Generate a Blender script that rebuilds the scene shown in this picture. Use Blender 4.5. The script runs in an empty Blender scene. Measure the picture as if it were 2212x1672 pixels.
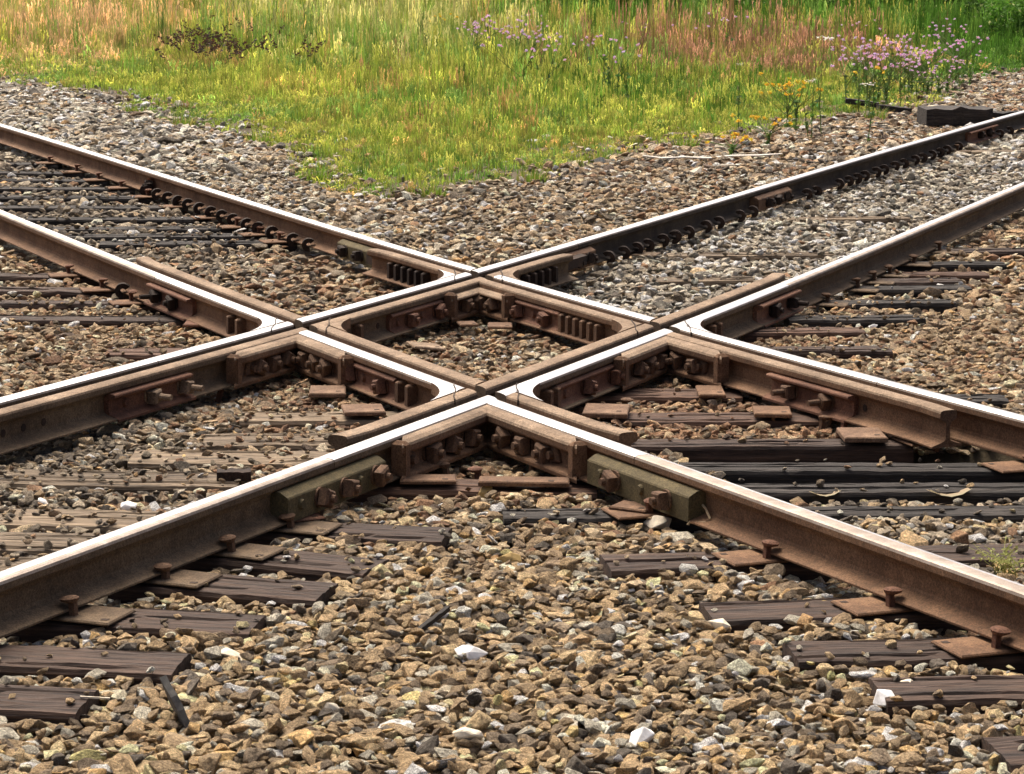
import bpy, bmesh, math, random
import numpy as np
from mathutils import Vector, Matrix

random.seed(7); rng = np.random.default_rng(7)
SC = bpy.context.scene
COL = SC.collection

# ------------------------------------------------------------------ camera, sky, sun, exposure
PITCH, ROLL, CAM_H = 0.1771145, -0.0082454, 1.5004779 + 0.1164714
CX, CY, AL_A, AL_B, DIP, DIPR = -0.1322017, 10.6029086, 1.1497835, -1.1034442, 0.1164714, 8.1531636
FPX = 8000 / 3262 * 2212                      # focal length in pixels of a 2212 px wide view
def _cam_axes():
    cp, sp = math.cos(PITCH), math.sin(PITCH)
    r = np.array([1, 0, 0.]); fw = np.array([0, cp, -sp]); dn = np.array([0, -sp, -cp])
    c, s = math.cos(ROLL), math.sin(ROLL)
    return c*r+s*dn, -s*r+c*dn, fw
RX, DN, FW = _cam_axes()
cam = bpy.data.cameras.new("camera"); camo = bpy.data.objects.new("camera", cam); COL.objects.link(camo)
camo.matrix_world = Matrix(((RX[0], -DN[0], -FW[0], 0), (RX[1], -DN[1], -FW[1], 0), (RX[2], -DN[2], -FW[2], CAM_H), (0, 0, 0, 1)))
cam.sensor_width = 36; cam.sensor_fit = 'HORIZONTAL'; cam.lens = 8000/3262*36
cam.clip_start = 0.1; cam.clip_end = 2000
SC.camera = camo
SUN_EL, SUN_AZ = math.radians(57), math.radians(-24)      # azimuth from +Y (away) towards +X
w = bpy.data.worlds.new("World"); SC.world = w; w.use_nodes = True
nt = w.node_tree; bg = nt.nodes['Background']
sky = nt.nodes.new('ShaderNodeTexSky'); sky.sky_type = 'NISHITA'; sky.sun_disc = False
sky.sun_elevation = SUN_EL; sky.sun_rotation = SUN_AZ
sky.dust_density = 9.0; sky.air_density = 0.55; sky.ozone_density = 0.0
nt.links.new(sky.outputs[0], bg.inputs[0]); bg.inputs[1].default_value = 0.085
sl = bpy.data.lights.new("sun", 'SUN'); sl.energy = 1.5; sl.angle = math.radians(38); sl.color = (1, .93, .80)
so = bpy.data.objects.new("sun", sl); COL.objects.link(so)
sd = Vector((math.sin(SUN_AZ)*math.cos(SUN_EL), math.cos(SUN_AZ)*math.cos(SUN_EL), math.sin(SUN_EL)))
so.rotation_euler = sd.to_track_quat('Z', 'Y').to_euler()
SC.view_settings.view_transform = 'Standard'; SC.view_settings.look = 'None'
SC.view_settings.exposure = 1.5; SC.view_settings.gamma = 1
SC.cycles.max_bounces = 6; SC.cycles.diffuse_bounces = 3

# ------------------------------------------------------------------ helpers
CTR = np.array([CX, CY])
def ztop(x, y):
    return DIP*(1-np.exp(-((x-CX)**2+(y-CY)**2)/DIPR**2))
def at(u, v, dz=0.0):
    """ground point seen at (u, v) of a 2212 x 1672 view, dz above the rail-top surface"""
    d = RX*((u-1106)/FPX)+DN*((v-836)/FPX)+FW
    z = dz
    for _ in range(40):
        t = (z-CAM_H)/d[2] if d[2] < -1e-4 else 400
        t = min(max(t, .5), 400); q = d*t; z = float(ztop(q[0], q[1]))+dz
    return Vector((q[0], q[1], z))
def project(p):
    q = np.array(p, float)-np.array([0, 0, CAM_H])
    return 1106+FPX*(q@RX)/(q@FW), 836+FPX*(q@DN)/(q@FW)
DA = np.array([math.cos(AL_A), math.sin(AL_A)]); NA = np.array([-DA[1], DA[0]])
DB = np.array([math.cos(AL_B), math.sin(AL_B)]); NB = np.array([-DB[1], DB[0]])
if NB[1] < 0: NB = -NB
AX = {'A': (DA, NA), 'B': (DB, NB)}
S2, HW = 1.505/2, .07
FW_ = .058
RUN_F, GRD_F, GRD_N, RUN_N = S2-.035, S2-.105-FW_, -S2+.035+FW_, -S2-.035      # rail centre lines
GAPS = ((S2-.07-FW_, S2-.07), (-S2, -S2+FW_))
METAL = ((-S2-.07, -S2), (-S2+FW_, -S2+.07+FW_), (S2-.14-FW_, S2-.07-FW_), (S2-.07, S2))

def tagset(o, label=None, cat=None, group=None, kind=None):
    if label: o['label'] = label
    if cat: o['category'] = cat
    if group: o['group'] = group
    if kind: o['kind'] = kind
    return o
def empty(name, loc, label, cat, group=None):
    o = bpy.data.objects.new(name, None); COL.objects.link(o); o.location = loc; o.empty_display_size = .1
    return tagset(o, label, cat, group)
class MB:
    def __init__(s): s.v = []; s.f = []; s.m = []
    def add(s, verts, faces, mi=0):
        b = len(s.v); s.v += [tuple(map(float, v)) for v in verts]
        for i, f in enumerate(faces):
            s.f.append(tuple(b+k for k in f)); s.m.append(mi[i] if hasattr(mi, '__len__') else mi)
    def loft(s, rings, mi=0, caps=True, capm=0, closed=True):
        n = len(rings[0]); V = [p for r in rings for p in r]; F = []; M = []
        for i in range(len(rings)-1):
            for j in range(n if closed else n-1):
                a, b = i*n+j, i*n+(j+1) % n
                F.append((a, b, b+n, a+n)); M.append(mi[j] if hasattr(mi, '__len__') else mi)
        if caps and closed:
            F.append(tuple(range(n))[::-1]); M.append(capm)
            F.append(tuple(range((len(rings)-1)*n, len(rings)*n))); M.append(capm)
        s.add(V, F, M)
    def prism(s, poly, z0, z1, mi=0, bev=0.0, zf=None):
        """poly: 2D points anticlockwise; z relative to ztop unless zf given"""
        zf = zf or (lambda x, y: float(ztop(x, y)))
        c = np.mean(np.array(poly), 0)
        def ring(z, inset):
            out = []
            for q in poly:
                d = np.array(q)-c; L = np.hypot(*d); d = d*(1-inset/max(L, .02))
                out.append((c[0]+d[0], c[1]+d[1], z+zf(*(c+d))))
            return out
        R = [ring(z0, 0), ring(z1-bev, 0)]+([ring(z1, bev)] if bev else [])
        s.loft(R, mi, True, mi)
    def box(s, M4, sx, sy, sz, mi=0, bev=0.0):
        """a box centred on M4 with chamfered upper rim"""
        x, y, z = sx/2, sy/2, sz/2; b = min(bev, x*.9, y*.9)
        lv = [((x, y), -z+b*.6, b*.6), ((x, y), -z+b, 0), ((x, y), z-b, 0), ((x, y), z, b)] if b else [((x, y), -z, 0), ((x, y), z, 0)]
        R = []
        for (X, Y), Z, i in lv:
            a, c2 = X-i, Y-i
            R.append([M4 @ Vector(p) for p in ((-a, -c2, Z), (a, -c2, Z), (a, c2, Z), (-a, c2, Z))])
        s.loft(R, mi, True, mi)
    def cyl(s, p0, p1, r0, r1=None, n=10, mi=0):
        p0, p1 = Vector(p0), Vector(p1); r1 = r0 if r1 is None else r1
        q = (p1-p0).to_track_quat('Z', 'Y')
        R = [[p+q @ Vector((r*math.cos(6.2832*k/n), r*math.sin(6.2832*k/n), 0)) for k in range(n)] for p, r in ((p0, r0), (p1, r1))]
        s.loft(R, mi, True, mi)
    def tube(s, pts, rad, n=6, mi=0):
        pts = [Vector(p) for p in pts]; R = []
        for i, p in enumerate(pts):
            d = (pts[min(i+1, len(pts)-1)]-pts[max(i-1, 0)]).normalized()
            q = d.to_track_quat('Z', 'Y'); r = rad[i] if hasattr(rad, '__len__') else rad
            R.append([p+q @ Vector((r*math.cos(6.2832*k/n), r*math.sin(6.2832*k/n), 0)) for k in range(n)])
        s.loft(R, mi, True, mi)
    def mesh(s, name, mats, origin=(0, 0, 0), smooth=False):
        me = bpy.data.meshes.new(name); o = Vector(origin)
        me.from_pydata([Vector(v)-o for v in s.v], [], s.f)
        for m in mats: me.materials.append(m)
        me.polygons.foreach_set('material_index', s.m)
        if smooth: me.polygons.foreach_set('use_smooth', [True]*len(s.f))
        bm = bmesh.new(); bm.from_mesh(me); bmesh.ops.recalc_face_normals(bm, faces=bm.faces); bm.to_mesh(me); bm.free()
        me.update(); return me
    def build(s, name, mats, parent=None, origin=(0, 0, 0), smooth=False):
        if not isinstance(mats, (list, tuple)): mats = [mats]
        o = bpy.data.objects.new(name, s.mesh(name, mats, origin, smooth)); COL.objects.link(o)
        if parent is not None: o.parent = parent
        else: o.location = origin
        return o
def copy_child(src, parent, mat):
    o = src.copy(); COL.objects.link(o); o.parent = parent; o.matrix_local = mat
    return o
def frame(loc, xdir, zdir=None):
    x = Vector(xdir).normalized(); z = Vector(zdir or (0, 0, 1)); y = z.cross(x).normalized(); z = x.cross(y)
    M = Matrix((x, y, z)).transposed().to_4x4(); M.translation = Vector(loc); return M
ORD = ['', 'first', 'second', 'third', 'fourth', 'fifth', 'sixth', 'seventh', 'eighth', 'ninth', 'tenth', 'eleventh', 'twelfth', 'thirteenth',
       'fourteenth', 'fifteenth', 'sixteenth', 'seventeenth', 'eighteenth', 'nineteenth', 'twentieth', 'twenty-first', 'twenty-second',
       'twenty-third', 'twenty-fourth', 'twenty-fifth', 'twenty-sixth', 'twenty-seventh', 'twenty-eighth', 'twenty-ninth', 'thirtieth']

# ------------------------------------------------------------------ materials
class NT:
    def __init__(s, name):
        s.m = bpy.data.materials.new(name); s.m.use_nodes = True; s.t = s.m.node_tree
        s.b = s.t.nodes['Principled BSDF']; s.c = s.t.nodes.new('ShaderNodeTexCoord')
    def n(s, typ, **kw):
        x = s.t.nodes.new(typ)
        for k, v in kw.items():
            if k.startswith('i_'): x.inputs[k[2:].replace('_', ' ')].default_value = v
            else: setattr(x, k, v)
        return x
    def l(s, a, b): s.t.links.new(a, b)
    def mapping(s, scale, coord='Object'):
        m = s.n('ShaderNodeMapping'); m.inputs['Scale'].default_value = scale; s.l(s.c.outputs[coord], m.inputs[0]); return m.outputs[0]
    def noise(s, scale, detail=4, rough=.6, vec=None, dist=0):
        x = s.n('ShaderNodeTexNoise'); x.inputs['Scale'].default_value = scale; x.inputs['Detail'].default_value = detail
        x.inputs['Roughness'].default_value = rough; x.inputs['Distortion'].default_value = dist
        s.l(vec if vec is not None else s.c.outputs['Object'], x.inputs['Vector']); return x.outputs[0]
    def ramp(s, fac, stops):
        r = s.n('ShaderNodeValToRGB'); e = r.color_ramp.elements
        while len(e) < len(stops): e.new(.5)
        for k, (p, c) in enumerate(stops): e[k].position = p; e[k].color = (*c, 1) if len(c) == 3 else c
        s.l(fac, r.inputs[0]); return r.outputs[0]
    def mix(s, fac, a, b, mode='MIX'):
        x = s.n('ShaderNodeMix', data_type='RGBA', blend_type=mode)
        for sock, val in ((x.inputs[0], fac), (x.inputs[6], a), (x.inputs[7], b)):
            if isinstance(val, (int, float)): sock.default_value = val
            elif isinstance(val, tuple): sock.default_value = (*val, 1)
            else: s.l(val, sock)
        return x.outputs[2]
    def bump(s, h, strength=.4, dist=.01):
        x = s.n('ShaderNodeBump'); x.inputs['Strength'].default_value = strength; x.inputs['Distance'].default_value = dist
        s.l(h, x.inputs['Height']); s.l(x.outputs[0], s.b.inputs['Normal'])
    def set(s, col=None, rough=.85, metal=0, spec=.3):
        if col is not None:
            if isinstance(col, tuple): s.b.inputs['Base Color'].default_value = (*col, 1)
            else: s.l(col, s.b.inputs['Base Color'])
        for k, v in (('Roughness', rough), ('Metallic', metal), ('Specular IOR Level', spec)):
            if isinstance(v, (int, float)): s.b.inputs[k].default_value = v
            else: s.l(v, s.b.inputs[k])
        return s.m
def rust(name, lo, mid, hi, bump=.5, scale=1.0):
    t = NT(name); a = t.noise(3.5*scale, 6, .65); g = t.noise(150, 4, .9); p = t.noise(26*scale, 5, .75)
    c = t.ramp(a, [(.3, lo), (.52, mid), (.72, hi)])
    c = t.mix(.55, c, t.ramp(p, [(.3, (.35, .33, .32)), (.7, (1.35, 1.3, 1.25))]), 'MULTIPLY')
    c = t.mix(.7, c, t.ramp(g, [(.36, (.25, .25, .25)), (.5, (.95, .95, .95)), (.66, (1.8, 1.75, 1.7))]), 'MULTIPLY')
    t.bump(t.mix(.5, p, g), bump, .006)
    return t.set(c, .88, 0, .25)
M = {}
M['rust'] = rust('rusty_rail_steel', (.085, .047, .027), (.135, .078, .045), (.19, .115, .068))
M['rust_red'] = rust('red_rust', (.08, .036, .022), (.145, .070, .042), (.21, .115, .07))
M['rust_c'] = rust('black_brown_rail_rust', (.030, .022, .016), (.055, .042, .030), (.09, .068, .048))  # darker black-brown tone, for the topmost right rail
M['rust_tan'] = rust('dusty_tan_rust', (.13, .09, .058), (.23, .165, .11), (.35, .265, .185))
M['rust_dark'] = rust('dark_rust', (.018, .012, .009), (.035, .022, .015), (.06, .036, .024))
M['rust_green'] = rust('olive_stained_rust', (.06, .046, .022), (.10, .080, .038), (.16, .125, .062))
M['rust_a'] = rust('shade_toned_brown_rail_rust', (.075, .050, .030), (.115, .080, .048), (.16, .115, .072))  # track A: rust colour, partly darkened by side shade put into it
M['rust_b'] = rust('light_toned_orange_rail_rust', (.095, .050, .027), (.155, .088, .048), (.22, .13, .074))  # track B: rust colour, partly brightened by side light put into it
M['plate'] = rust('plate_rust', (.10, .058, .036), (.17, .105, .066), (.25, .165, .105), .6, 2)
def shiny():
    t = NT('polished_rail_top'); a = t.noise(1.0, 5, .7, t.mapping((1.5, 1.5, 30))); p = t.noise(70, 4, .75); g = t.noise(300, 2, .7)
    c = t.mix(.5, (.74, .73, .70), t.ramp(p, [(.35, (.30, .27, .24)), (.55, (.70, .68, .65))]))
    r = t.n('ShaderNodeMapRange'); r.inputs[3].default_value = .2; r.inputs[4].default_value = .4; t.l(a, r.inputs[0])
    t.bump(t.mix(.5, p, g), .05, .001)
    return t.set(c, r.outputs[0], 1.0, .5)
M['shiny'] = shiny()
def worn():
    t = NT('worn_rail_shoulder'); a = t.noise(12, 6, .7); g = t.noise(240, 3, .8)
    c = t.ramp(a, [(.3, (.17, .13, .095)), (.55, (.27, .22, .175)), (.75, (.40, .35, .30))])
    c = t.mix(.6, c, t.ramp(g, [(.3, (.4, .4, .4)), (.7, (1.5, 1.5, 1.55))]), 'MULTIPLY')
    t.bump(g, .25, .002)
    return t.set(c, .55, .35, .4)
M['worn'] = worn()
def wood(name, lo, mid, hi):
    t = NT(name); v = t.mapping((1.2, 22, 22)); a = t.noise(2.2, 7, .72, v, .4); b = t.noise(9, 5, .7, t.mapping((.7, 14, 14)), .2)
    big = t.noise(1.6, 4, .6); info = t.n('ShaderNodeObjectInfo')
    c = t.ramp(a, [(.33, tuple(x*.15 for x in lo)), (.42, lo), (.56, mid), (.75, hi)])
    c = t.mix(.6, c, t.ramp(b, [(.32, (.25, .24, .23)), (.62, (1.25, 1.25, 1.25))]), 'MULTIPLY')
    c = t.mix(.35, c, t.ramp(big, [(.35, (.6, .55, .5)), (.65, (1.4, 1.3, 1.2))]), 'MULTIPLY')
    c = t.mix(.6, c, t.ramp(info.outputs['Random'], [(0, (.65, .63, .62)), (1, (1.35, 1.33, 1.3))]), 'MULTIPLY')
    t.bump(t.mix(.5, a, b), .9, .012)
    return t.set(c, .82, 0, .3)
M['wood_dark'] = wood('dark_creosoted_wood', (.030, .019, .014), (.070, .044, .031), (.13, .085, .060))
M['wood_black'] = wood('black_tarred_wood', (.016, .014, .012), (.036, .03, .026), (.085, .073, .062))
M['wood_red'] = wood('reddish_rust_stained_wood', (.05, .027, .017), (.11, .06, .037), (.18, .105, .065))
M['wood_grey'] = wood('bleached_weathered_wood', (.09, .066, .042), (.21, .16, .105), (.42, .34, .23))
def stone():
    t = NT('ballast_stone'); at_ = t.n('ShaderNodeAttribute', attribute_type='INSTANCER', attribute_name='col')
    a = t.noise(2.6, 5, .75); g = t.noise(12, 4, .85)
    c = t.mix(.8, at_.outputs['Color'], t.ramp(a, [(.3, (.5, .46, .42)), (.7, (1.5, 1.48, 1.42))]), 'MULTIPLY')
    c = t.mix(.85, c, t.ramp(g, [(.34, (.3, .28, .26)), (.5, (.95, .95, .93)), (.68, (1.8, 1.8, 1.75))]), 'MULTIPLY')
    t.bump(t.mix(.5, a, g), .8, .1)
    return t.set(c, .9, 0, .25)
M['stone'] = stone()
def plain(name, col, rough=.85, var=.5, scale=40):
    t = NT(name); a = t.noise(scale, 5, .7); c = t.mix(var, col, t.ramp(a, [(.3, tuple(x*.4 for x in col)), (.7, tuple(min(1, x*1.5) for x in col))]))
    t.bump(a, .5, .004); return t.set(c, rough)
M['pale_stone'] = plain('pale_stone', (.62, .55, .42)); M['yellow_stone'] = plain('ochre_stone', (.45, .31, .12))
M['white_stone'] = plain('white_stone', (.8, .78, .72)); M['ground'] = plain('dark_grit', (.06, .045, .032), .95, .8, 30)
M['grey_chip'] = plain('grey_wood_chip', (.10, .095, .085)); M['white'] = plain('white_plastic', (.5, .46, .4))
M['leaf_dry'] = plain('dry_leaf', (.42, .3, .18)); M['wire'] = plain('wire', (.3, .22, .13))
def leaf(name, attr='INSTANCER', trans=.35):
    t = NT(name); a = t.n('ShaderNodeAttribute', attribute_type=attr, attribute_name='col'); g = t.n('ShaderNodeAttribute', attribute_type='GEOMETRY', attribute_name='tint')
    c = t.mix(1.0, a.outputs['Color'], g.outputs['Color'], 'MULTIPLY') if attr == 'INSTANCER' else g.outputs['Color']
    t.set(c, .7, 0, .2); tr = t.n('ShaderNodeBsdfTranslucent'); t.l(c, tr.inputs[0])
    mx = t.n('ShaderNodeMixShader'); mx.inputs[0].default_value = trans
    t.l(t.b.outputs[0], mx.inputs[1]); t.l(tr.outputs[0], mx.inputs[2]); t.l(mx.outputs[0], t.t.nodes['Material Output'].inputs[0])
    return t.m
M['grass'] = leaf('grass_blades'); M['plant'] = leaf('plant_leaves', 'GEOMETRY')

# ------------------------------------------------------------------ meadow outline (seen edge of the ballast)
EDGE = [(-200, 160), (0, 182), (130, 200), (250, 232), (370, 268), (440, 285), (540, 305), (620, 330), (640, 388), (720, 422), (830, 440), (930, 436),
        (1060, 418), (1170, 405), (1260, 372), (1400, 335), (1530, 306), (1660, 290), (1800, 270), (1880, 262), (1980, 236), (2060, 212), (2120, 182),
        (2212, 160), (2330, 140)]
MEAD = [tuple(at(u, v, -.19)[:2]) for u, v in EDGE]
MEAD = np.array(MEAD+[(60, 200), (-60, 200)])
def inpoly(x, y, poly):
    x = np.asarray(x); y = np.asarray(y); c = np.zeros(x.shape, bool); n = len(poly); j = n-1
    for i in range(n):
        xi, yi = poly[i]; xj, yj = poly[j]
        with np.errstate(divide='ignore', invalid='ignore'):
            c ^= ((yi > y) != (yj > y)) & (x < (xj-xi)*(y-yi)/(yj-yi)+xi)
        j = i
    return c
def segdist(x, y, poly, closed=True):
    d = np.full(np.shape(x), 1e9); n = len(poly)
    for i in range(n if closed else n-1):
        a = np.array(poly[i]); b = np.array(poly[(i+1) % n]); ab = b-a; L = ab@ab+1e-12
        t = np.clip(((x-a[0])*ab[0]+(y-a[1])*ab[1])/L, 0, 1)
        d = np.minimum(d, np.hypot(x-a[0]-t*ab[0], y-a[1]-t*ab[1]))
    return d
CRIB = np.array([tuple(at(u, v, -.18)[:2]) for u, v in ((1400, 962), (2300, 962), (2300, 1090), (1650, 1090))])
def ballast_dz(x, y):
    """height of the stone centres below the rail tops"""
    z = np.full(np.shape(x), -.178)
    wv = .006*np.sin(x*7.1+y*3.3)+.006*np.sin(y*5.7-x*4.1+1.3)
    z = z+wv
    z = np.where(inpoly(x, y, CRIB), -.31, z)
    return z
# ------------------------------------------------------------------ ground
def grid_axis(lo, hi, flo, fhi, fine):
    a = [*np.arange(flo, fhi, fine)]; s = fine; p = flo
    while p > lo: s *= 1.35; p -= s; a.insert(0, p)
    s = fine; p = a[-1]
    while p < hi: s *= 1.35; p += s; a.append(p)
    return np.array(a)
gx, gy = grid_axis(-500, 500, -7, 7, .12), grid_axis(-60, 900, 3, 30, .12)
GX, GY = np.meshgrid(gx, gy); md = inpoly(GX, GY, MEAD)
GZ = ztop(GX, GY)+np.where(md, -.195, ballast_dz(GX, GY)-.03)
nx, ny = len(gx), len(gy); idx = np.arange(nx*ny).reshape(ny, nx)
fc = np.stack([idx[:-1, :-1], idx[:-1, 1:], idx[1:, 1:], idx[1:, :-1]], -1).reshape(-1, 4)
me = bpy.data.meshes.new('ground'); me.from_pydata(np.stack([GX, GY, GZ], -1).reshape(-1, 3).tolist(), [], fc.tolist())
gm = NT('ground_soil'); gcol = gm.ramp(gm.noise(1.2, 6, .7), [(.3, (.05, .036, .022)), (.6, (.085, .065, .035)), (.75, (.10, .09, .04))])
gm.bump(gm.noise(40, 5, .7), .8, .02); me.materials.append(gm.set(gcol, .95))
me.polygons.foreach_set('use_smooth', [True]*len(me.polygons))
go = bpy.data.objects.new('ground', me); COL.objects.link(go); tagset(go, kind='structure', label='brown soil and grit under the ballast and the meadow')

# ------------------------------------------------------------------ rails
H = .14
def half(right=True, inner=None):
    """one side of the rail section, top to foot; inner clips the foot"""
    f = .0675 if inner is None else inner
    pts = [(.012, 0, 'shiny'), (.024, -.0010, 'worn'), (.0322, -.0040, 'worn'), (.0352, -.0115, 'rust'), (.0362, -.029, 'rust'), (.032, -.035, 'rust'),
           (.0125, -.044, 'rust'), (.0085, -.058, 'rust'), (.0085, -.104, 'rust'), (.0135, -.115, 'rust'), (.030, -.1225, 'rust')]
    if f > .032: pts += [(f-.002, -.1225-.0105*(f-.030)/.0375, 'rust'), (f, -.1345, 'rust')]
    return pts+[(f, -.140, 'rust')]
def profile(inr=None, inl=None, shine='both'):
    """o > 0 side clipped to inr, o < 0 to inl; returns [(o, z)], [material of the edge that starts at each point]"""
    R, L = half(inner=inr), half(inner=inl)
    P = [(o, z) for o, z, _ in R]+[(-o, z) for o, z, _ in L[::-1]]
    names = ['rust']*len(P); nR = len(R)
    for i, (o, z, m) in enumerate(R[:-1]): names[i] = m if i else 'worn'
    k = len(P)
    for i, (o, z, m) in enumerate(L[:-1]): names[k-2-i] = m if i else 'worn'
    names[k-1] = 'shiny'
    if shine in ('pos', 'both'): names[0] = 'shiny'; names[1] = 'worn' if shine == 'both' else 'shiny'
    if shine in ('neg', 'both'): names[k-2] = names[k-3] = 'shiny'
    if shine == 'pos': names[k-2] = 'worn'
    if shine == 'edge': names[k-1] = 'worn'; names[0] = names[1] = 'shiny'
    if shine == 'none': names[k-1] = 'worn'; names[0] = names[1] = 'worn'
    if shine == 'guard': names = ['top' if m in ('shiny', 'worn') else m for m in names]
    return [(o, z*ZS) for o, z in P], names
ZS = .94
RMATS = ['rust', 'worn', 'shiny', 'top']
def rail_off(ax, p0, t):
    if ax == 'B' and p0 > 0 and t < -2: return .095*((-t-2)/8.7)**1.5
    if ax == 'A' and p0 > 0 and t > 3: return -.05*min(1, (t-3)/7)
    return 0.0
def tcut(ax, p, end):
    """t on the line at lateral p where the end condition holds"""
    if end[0] == 't': return end[1]
    d, n = AX[ax]; _, n2 = AX['B' if ax == 'A' else 'A']
    return (end[1]-p*(n@n2))/(d@n2)
def point(ax, p, t, z=0.0):
    d, n = AX[ax]; q = CTR+n*(p+rail_off(ax, p, t))+d*t
    return (q[0], q[1], z+float(ztop(*(CTR+n*p+d*t))))
def sweep(mb, ax, p0, prof, end0, end1, names, step=.3, mats=RMATS, dz=0.0, flare=None):
    t0, t1 = tcut(ax, p0, end0), tcut(ax, p0, end1); n = max(1, int(math.ceil(abs(t1-t0)/step))); rings = []
    for i in range(n+1):
        f = i/n; r = []
        for o, z in prof:
            a, b = tcut(ax, p0+o, end0), tcut(ax, p0+o, end1); t = a+(b-a)*f
            oo = o+(flare(t) if flare else 0)
            r.append(point(ax, p0+oo, t, z+dz))
        rings.append(r)
    mb.loft(rings, [mats.index(m) for m in names], True, 0)
def t_at(ax, p0, u):
    lo, hi = -30., 40.
    best = None
    for t in np.arange(-6.5, 26, .02):
        x = point(ax, p0, t)
        if x[1] < 2.5: continue
        e = abs(project(x)[0]-u)
        if best is None or e < best[0]: best = (e, t)
    return best[1]
RMS = {'A': [M['rust_a'], M['worn'], M['shiny'], M['rust_tan']], 'B': [M['rust_b'], M['worn'], M['shiny'], M['rust_tan']]}  # A and B rusts carry some painted side shade and light
RMS['C'] = [M['rust_c'], M['worn'], M['shiny'], M['rust_tan']]
RM = RMS['B']
T = {k: t_at(*v) for k, v in dict(An_l=('A', RUN_N, 700), Bn_r=('B', RUN_N, 1392), Af_l=('A', RUN_F, 325), Bf_r=('B', RUN_F, 1912), Bn_l=('B', RUN_N, 350),
     An_r=('A', RUN_N, 1690), Bf_l=('B', RUN_F, 785), Af_r=('A', RUN_F, 1235)).items()}
RNAME = {'Bf_l': 'topmost left rail', 'Bn_l': 'second left rail', 'Af_l': 'third left rail', 'An_l': 'lowest left rail',
         'Af_r': 'topmost right rail', 'An_r': 'second right rail', 'Bf_r': 'third right rail', 'Bn_r': 'lowest right rail'}
RLAB = {'Bf_l': 'rusty bright-topped rail hung with anchors, topmost of those leaving at the left edge',
        'Bn_l': 'brown rail with grey top, second from the top at the left edge',
        'Af_l': 'bright-topped rail behind the guard rail, third from the top at the left edge',
        'An_l': 'large brown rail in the left foreground, lowest at the left edge',
        'Af_r': 'dark rail hung with anchors, topmost of those leaving at the right edge',
        'An_r': 'brown rail with spiked foot, second from the top at the right edge',
        'Bf_r': 'bright-topped rail behind the cut guard rail end, third at the right edge',
        'Bn_r': 'large orange-brown rail with dusty top in the right foreground'}
RAILS = {}
SHINE = {'Bf_l': 'both', 'Bn_l': 'pos', 'Af_l': 'both', 'An_l': 'pos', 'Af_r': 'both', 'An_r': 'pos', 'Bf_r': 'both', 'Bn_r': 'edge'}
for k in RNAME:
    ax, p0 = k[0], (RUN_F if k[1] == 'f' else RUN_N)
    away = (ax == 'A') == (k[3] == 'r')          # the rail leaves away from the camera
    far = (26 if away else -7.2) if ax == 'A' else (-26 if away else 7.2)
    guard_side = k in ('Af_l', 'Bf_r')
    prof, nm = profile(inl=.0575 if guard_side else None, shine=SHINE[k])
    a = T[k]; sg = 1 if far > a else -1
    o0 = Vector(point(ax, p0, a+sg*.3))
    root = empty('rail', o0, RLAB[k], 'rail', 'rails leading away from the crossing')
    mb = MB(); sweep(mb, ax, p0, prof, ('t', a+sg*.004), ('t', far), nm, .22)
    mb.build('rail_body', RMS['C' if k == 'Af_r' else ax], root, o0)
    RAILS[k] = (root, ax, p0, a, sg, far, o0)

# ------------------------------------------------------------------ nuts, joint bars
NUTS = {}
def nut_mesh(mat):
    if mat in NUTS: return NUTS[mat]
    mb = MB(); I = Matrix.Identity(4)
    mb.cyl((0, 0, 0), (0, 0, .008), .036, n=14)                       # washer; local +Z is outward
    Mn = Matrix.Translation((0, 0, .029)); mb.box(Mn, .058, .058, .042, bev=.007)
    mb.cyl((0, 0, .05), (0, 0, .066), .0145, .013, n=10)
    NUTS[mat] = mb.mesh('bolt', [M[mat]]); return NUTS[mat]
def long_nut_mesh(mat):
    k = mat+'L'
    if k in NUTS: return NUTS[k]
    mb = MB(); mb.cyl((0, 0, 0), (0, 0, .006), .034, n=14); mb.box(Matrix.Translation((0, 0, .03)), .05, .05, .046, bev=.006)
    mb.cyl((0, 0, .053), (0, 0, .105), .0135, .012, n=10)
    NUTS[k] = mb.mesh('bolt', [M[mat]]); return NUTS[k]
def put_bolt(parent, origin, pos, normal, mat='rust', scale=1.0, roll=None, long=False):
    z = Vector(normal).normalized(); x = Vector((0, 0, 1)).cross(z).normalized(); y = z.cross(x)
    Mx = Matrix((x, y, z)).transposed().to_4x4()
    Mx = Mx @ Matrix.Rotation(random.uniform(-.5, .5) if roll is None else roll, 4, 'Z') @ Matrix.Scale(scale, 4)
    Mx.translation = Vector(pos)-Vector(origin)
    o = bpy.data.objects.new('bolt', (long_nut_mesh if long else nut_mesh)(mat)); COL.objects.link(o); o.parent = parent; o.matrix_local = Mx
    return o
BAR = {'box': [(.030, -.0365), (.044, -.039), (.068, -.053), (.071, -.058), (.071, -.131), (.012, -.131), (.009, -.10), (.009, -.06), (.0125, -.046)],
       'angle': [(.030, -.0365), (.056, -.040), (.059, -.044), (.059, -.050), (.055, -.054), (.036, -.059), (.030, -.066), (.030, -.106), (.036, -.116),
                 (.060, -.1235), (.072, -.130), (.072, -.1385), (.069, -.1395), (.0675, -.1335), (.030, -.1215), (.0095, -.105), (.009, -.06), (.0125, -.046)],
       'flat': [(.029, -.0375), (.036, -.041), (.043, -.047), (.043, -.052), (.030, -.060), (.027, -.066), (.027, -.104), (.033, -.113), (.052, -.121),
                (.054, -.126), (.052, -.128), (.010, -.117), (.009, -.06), (.0125, -.046)]}
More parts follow.
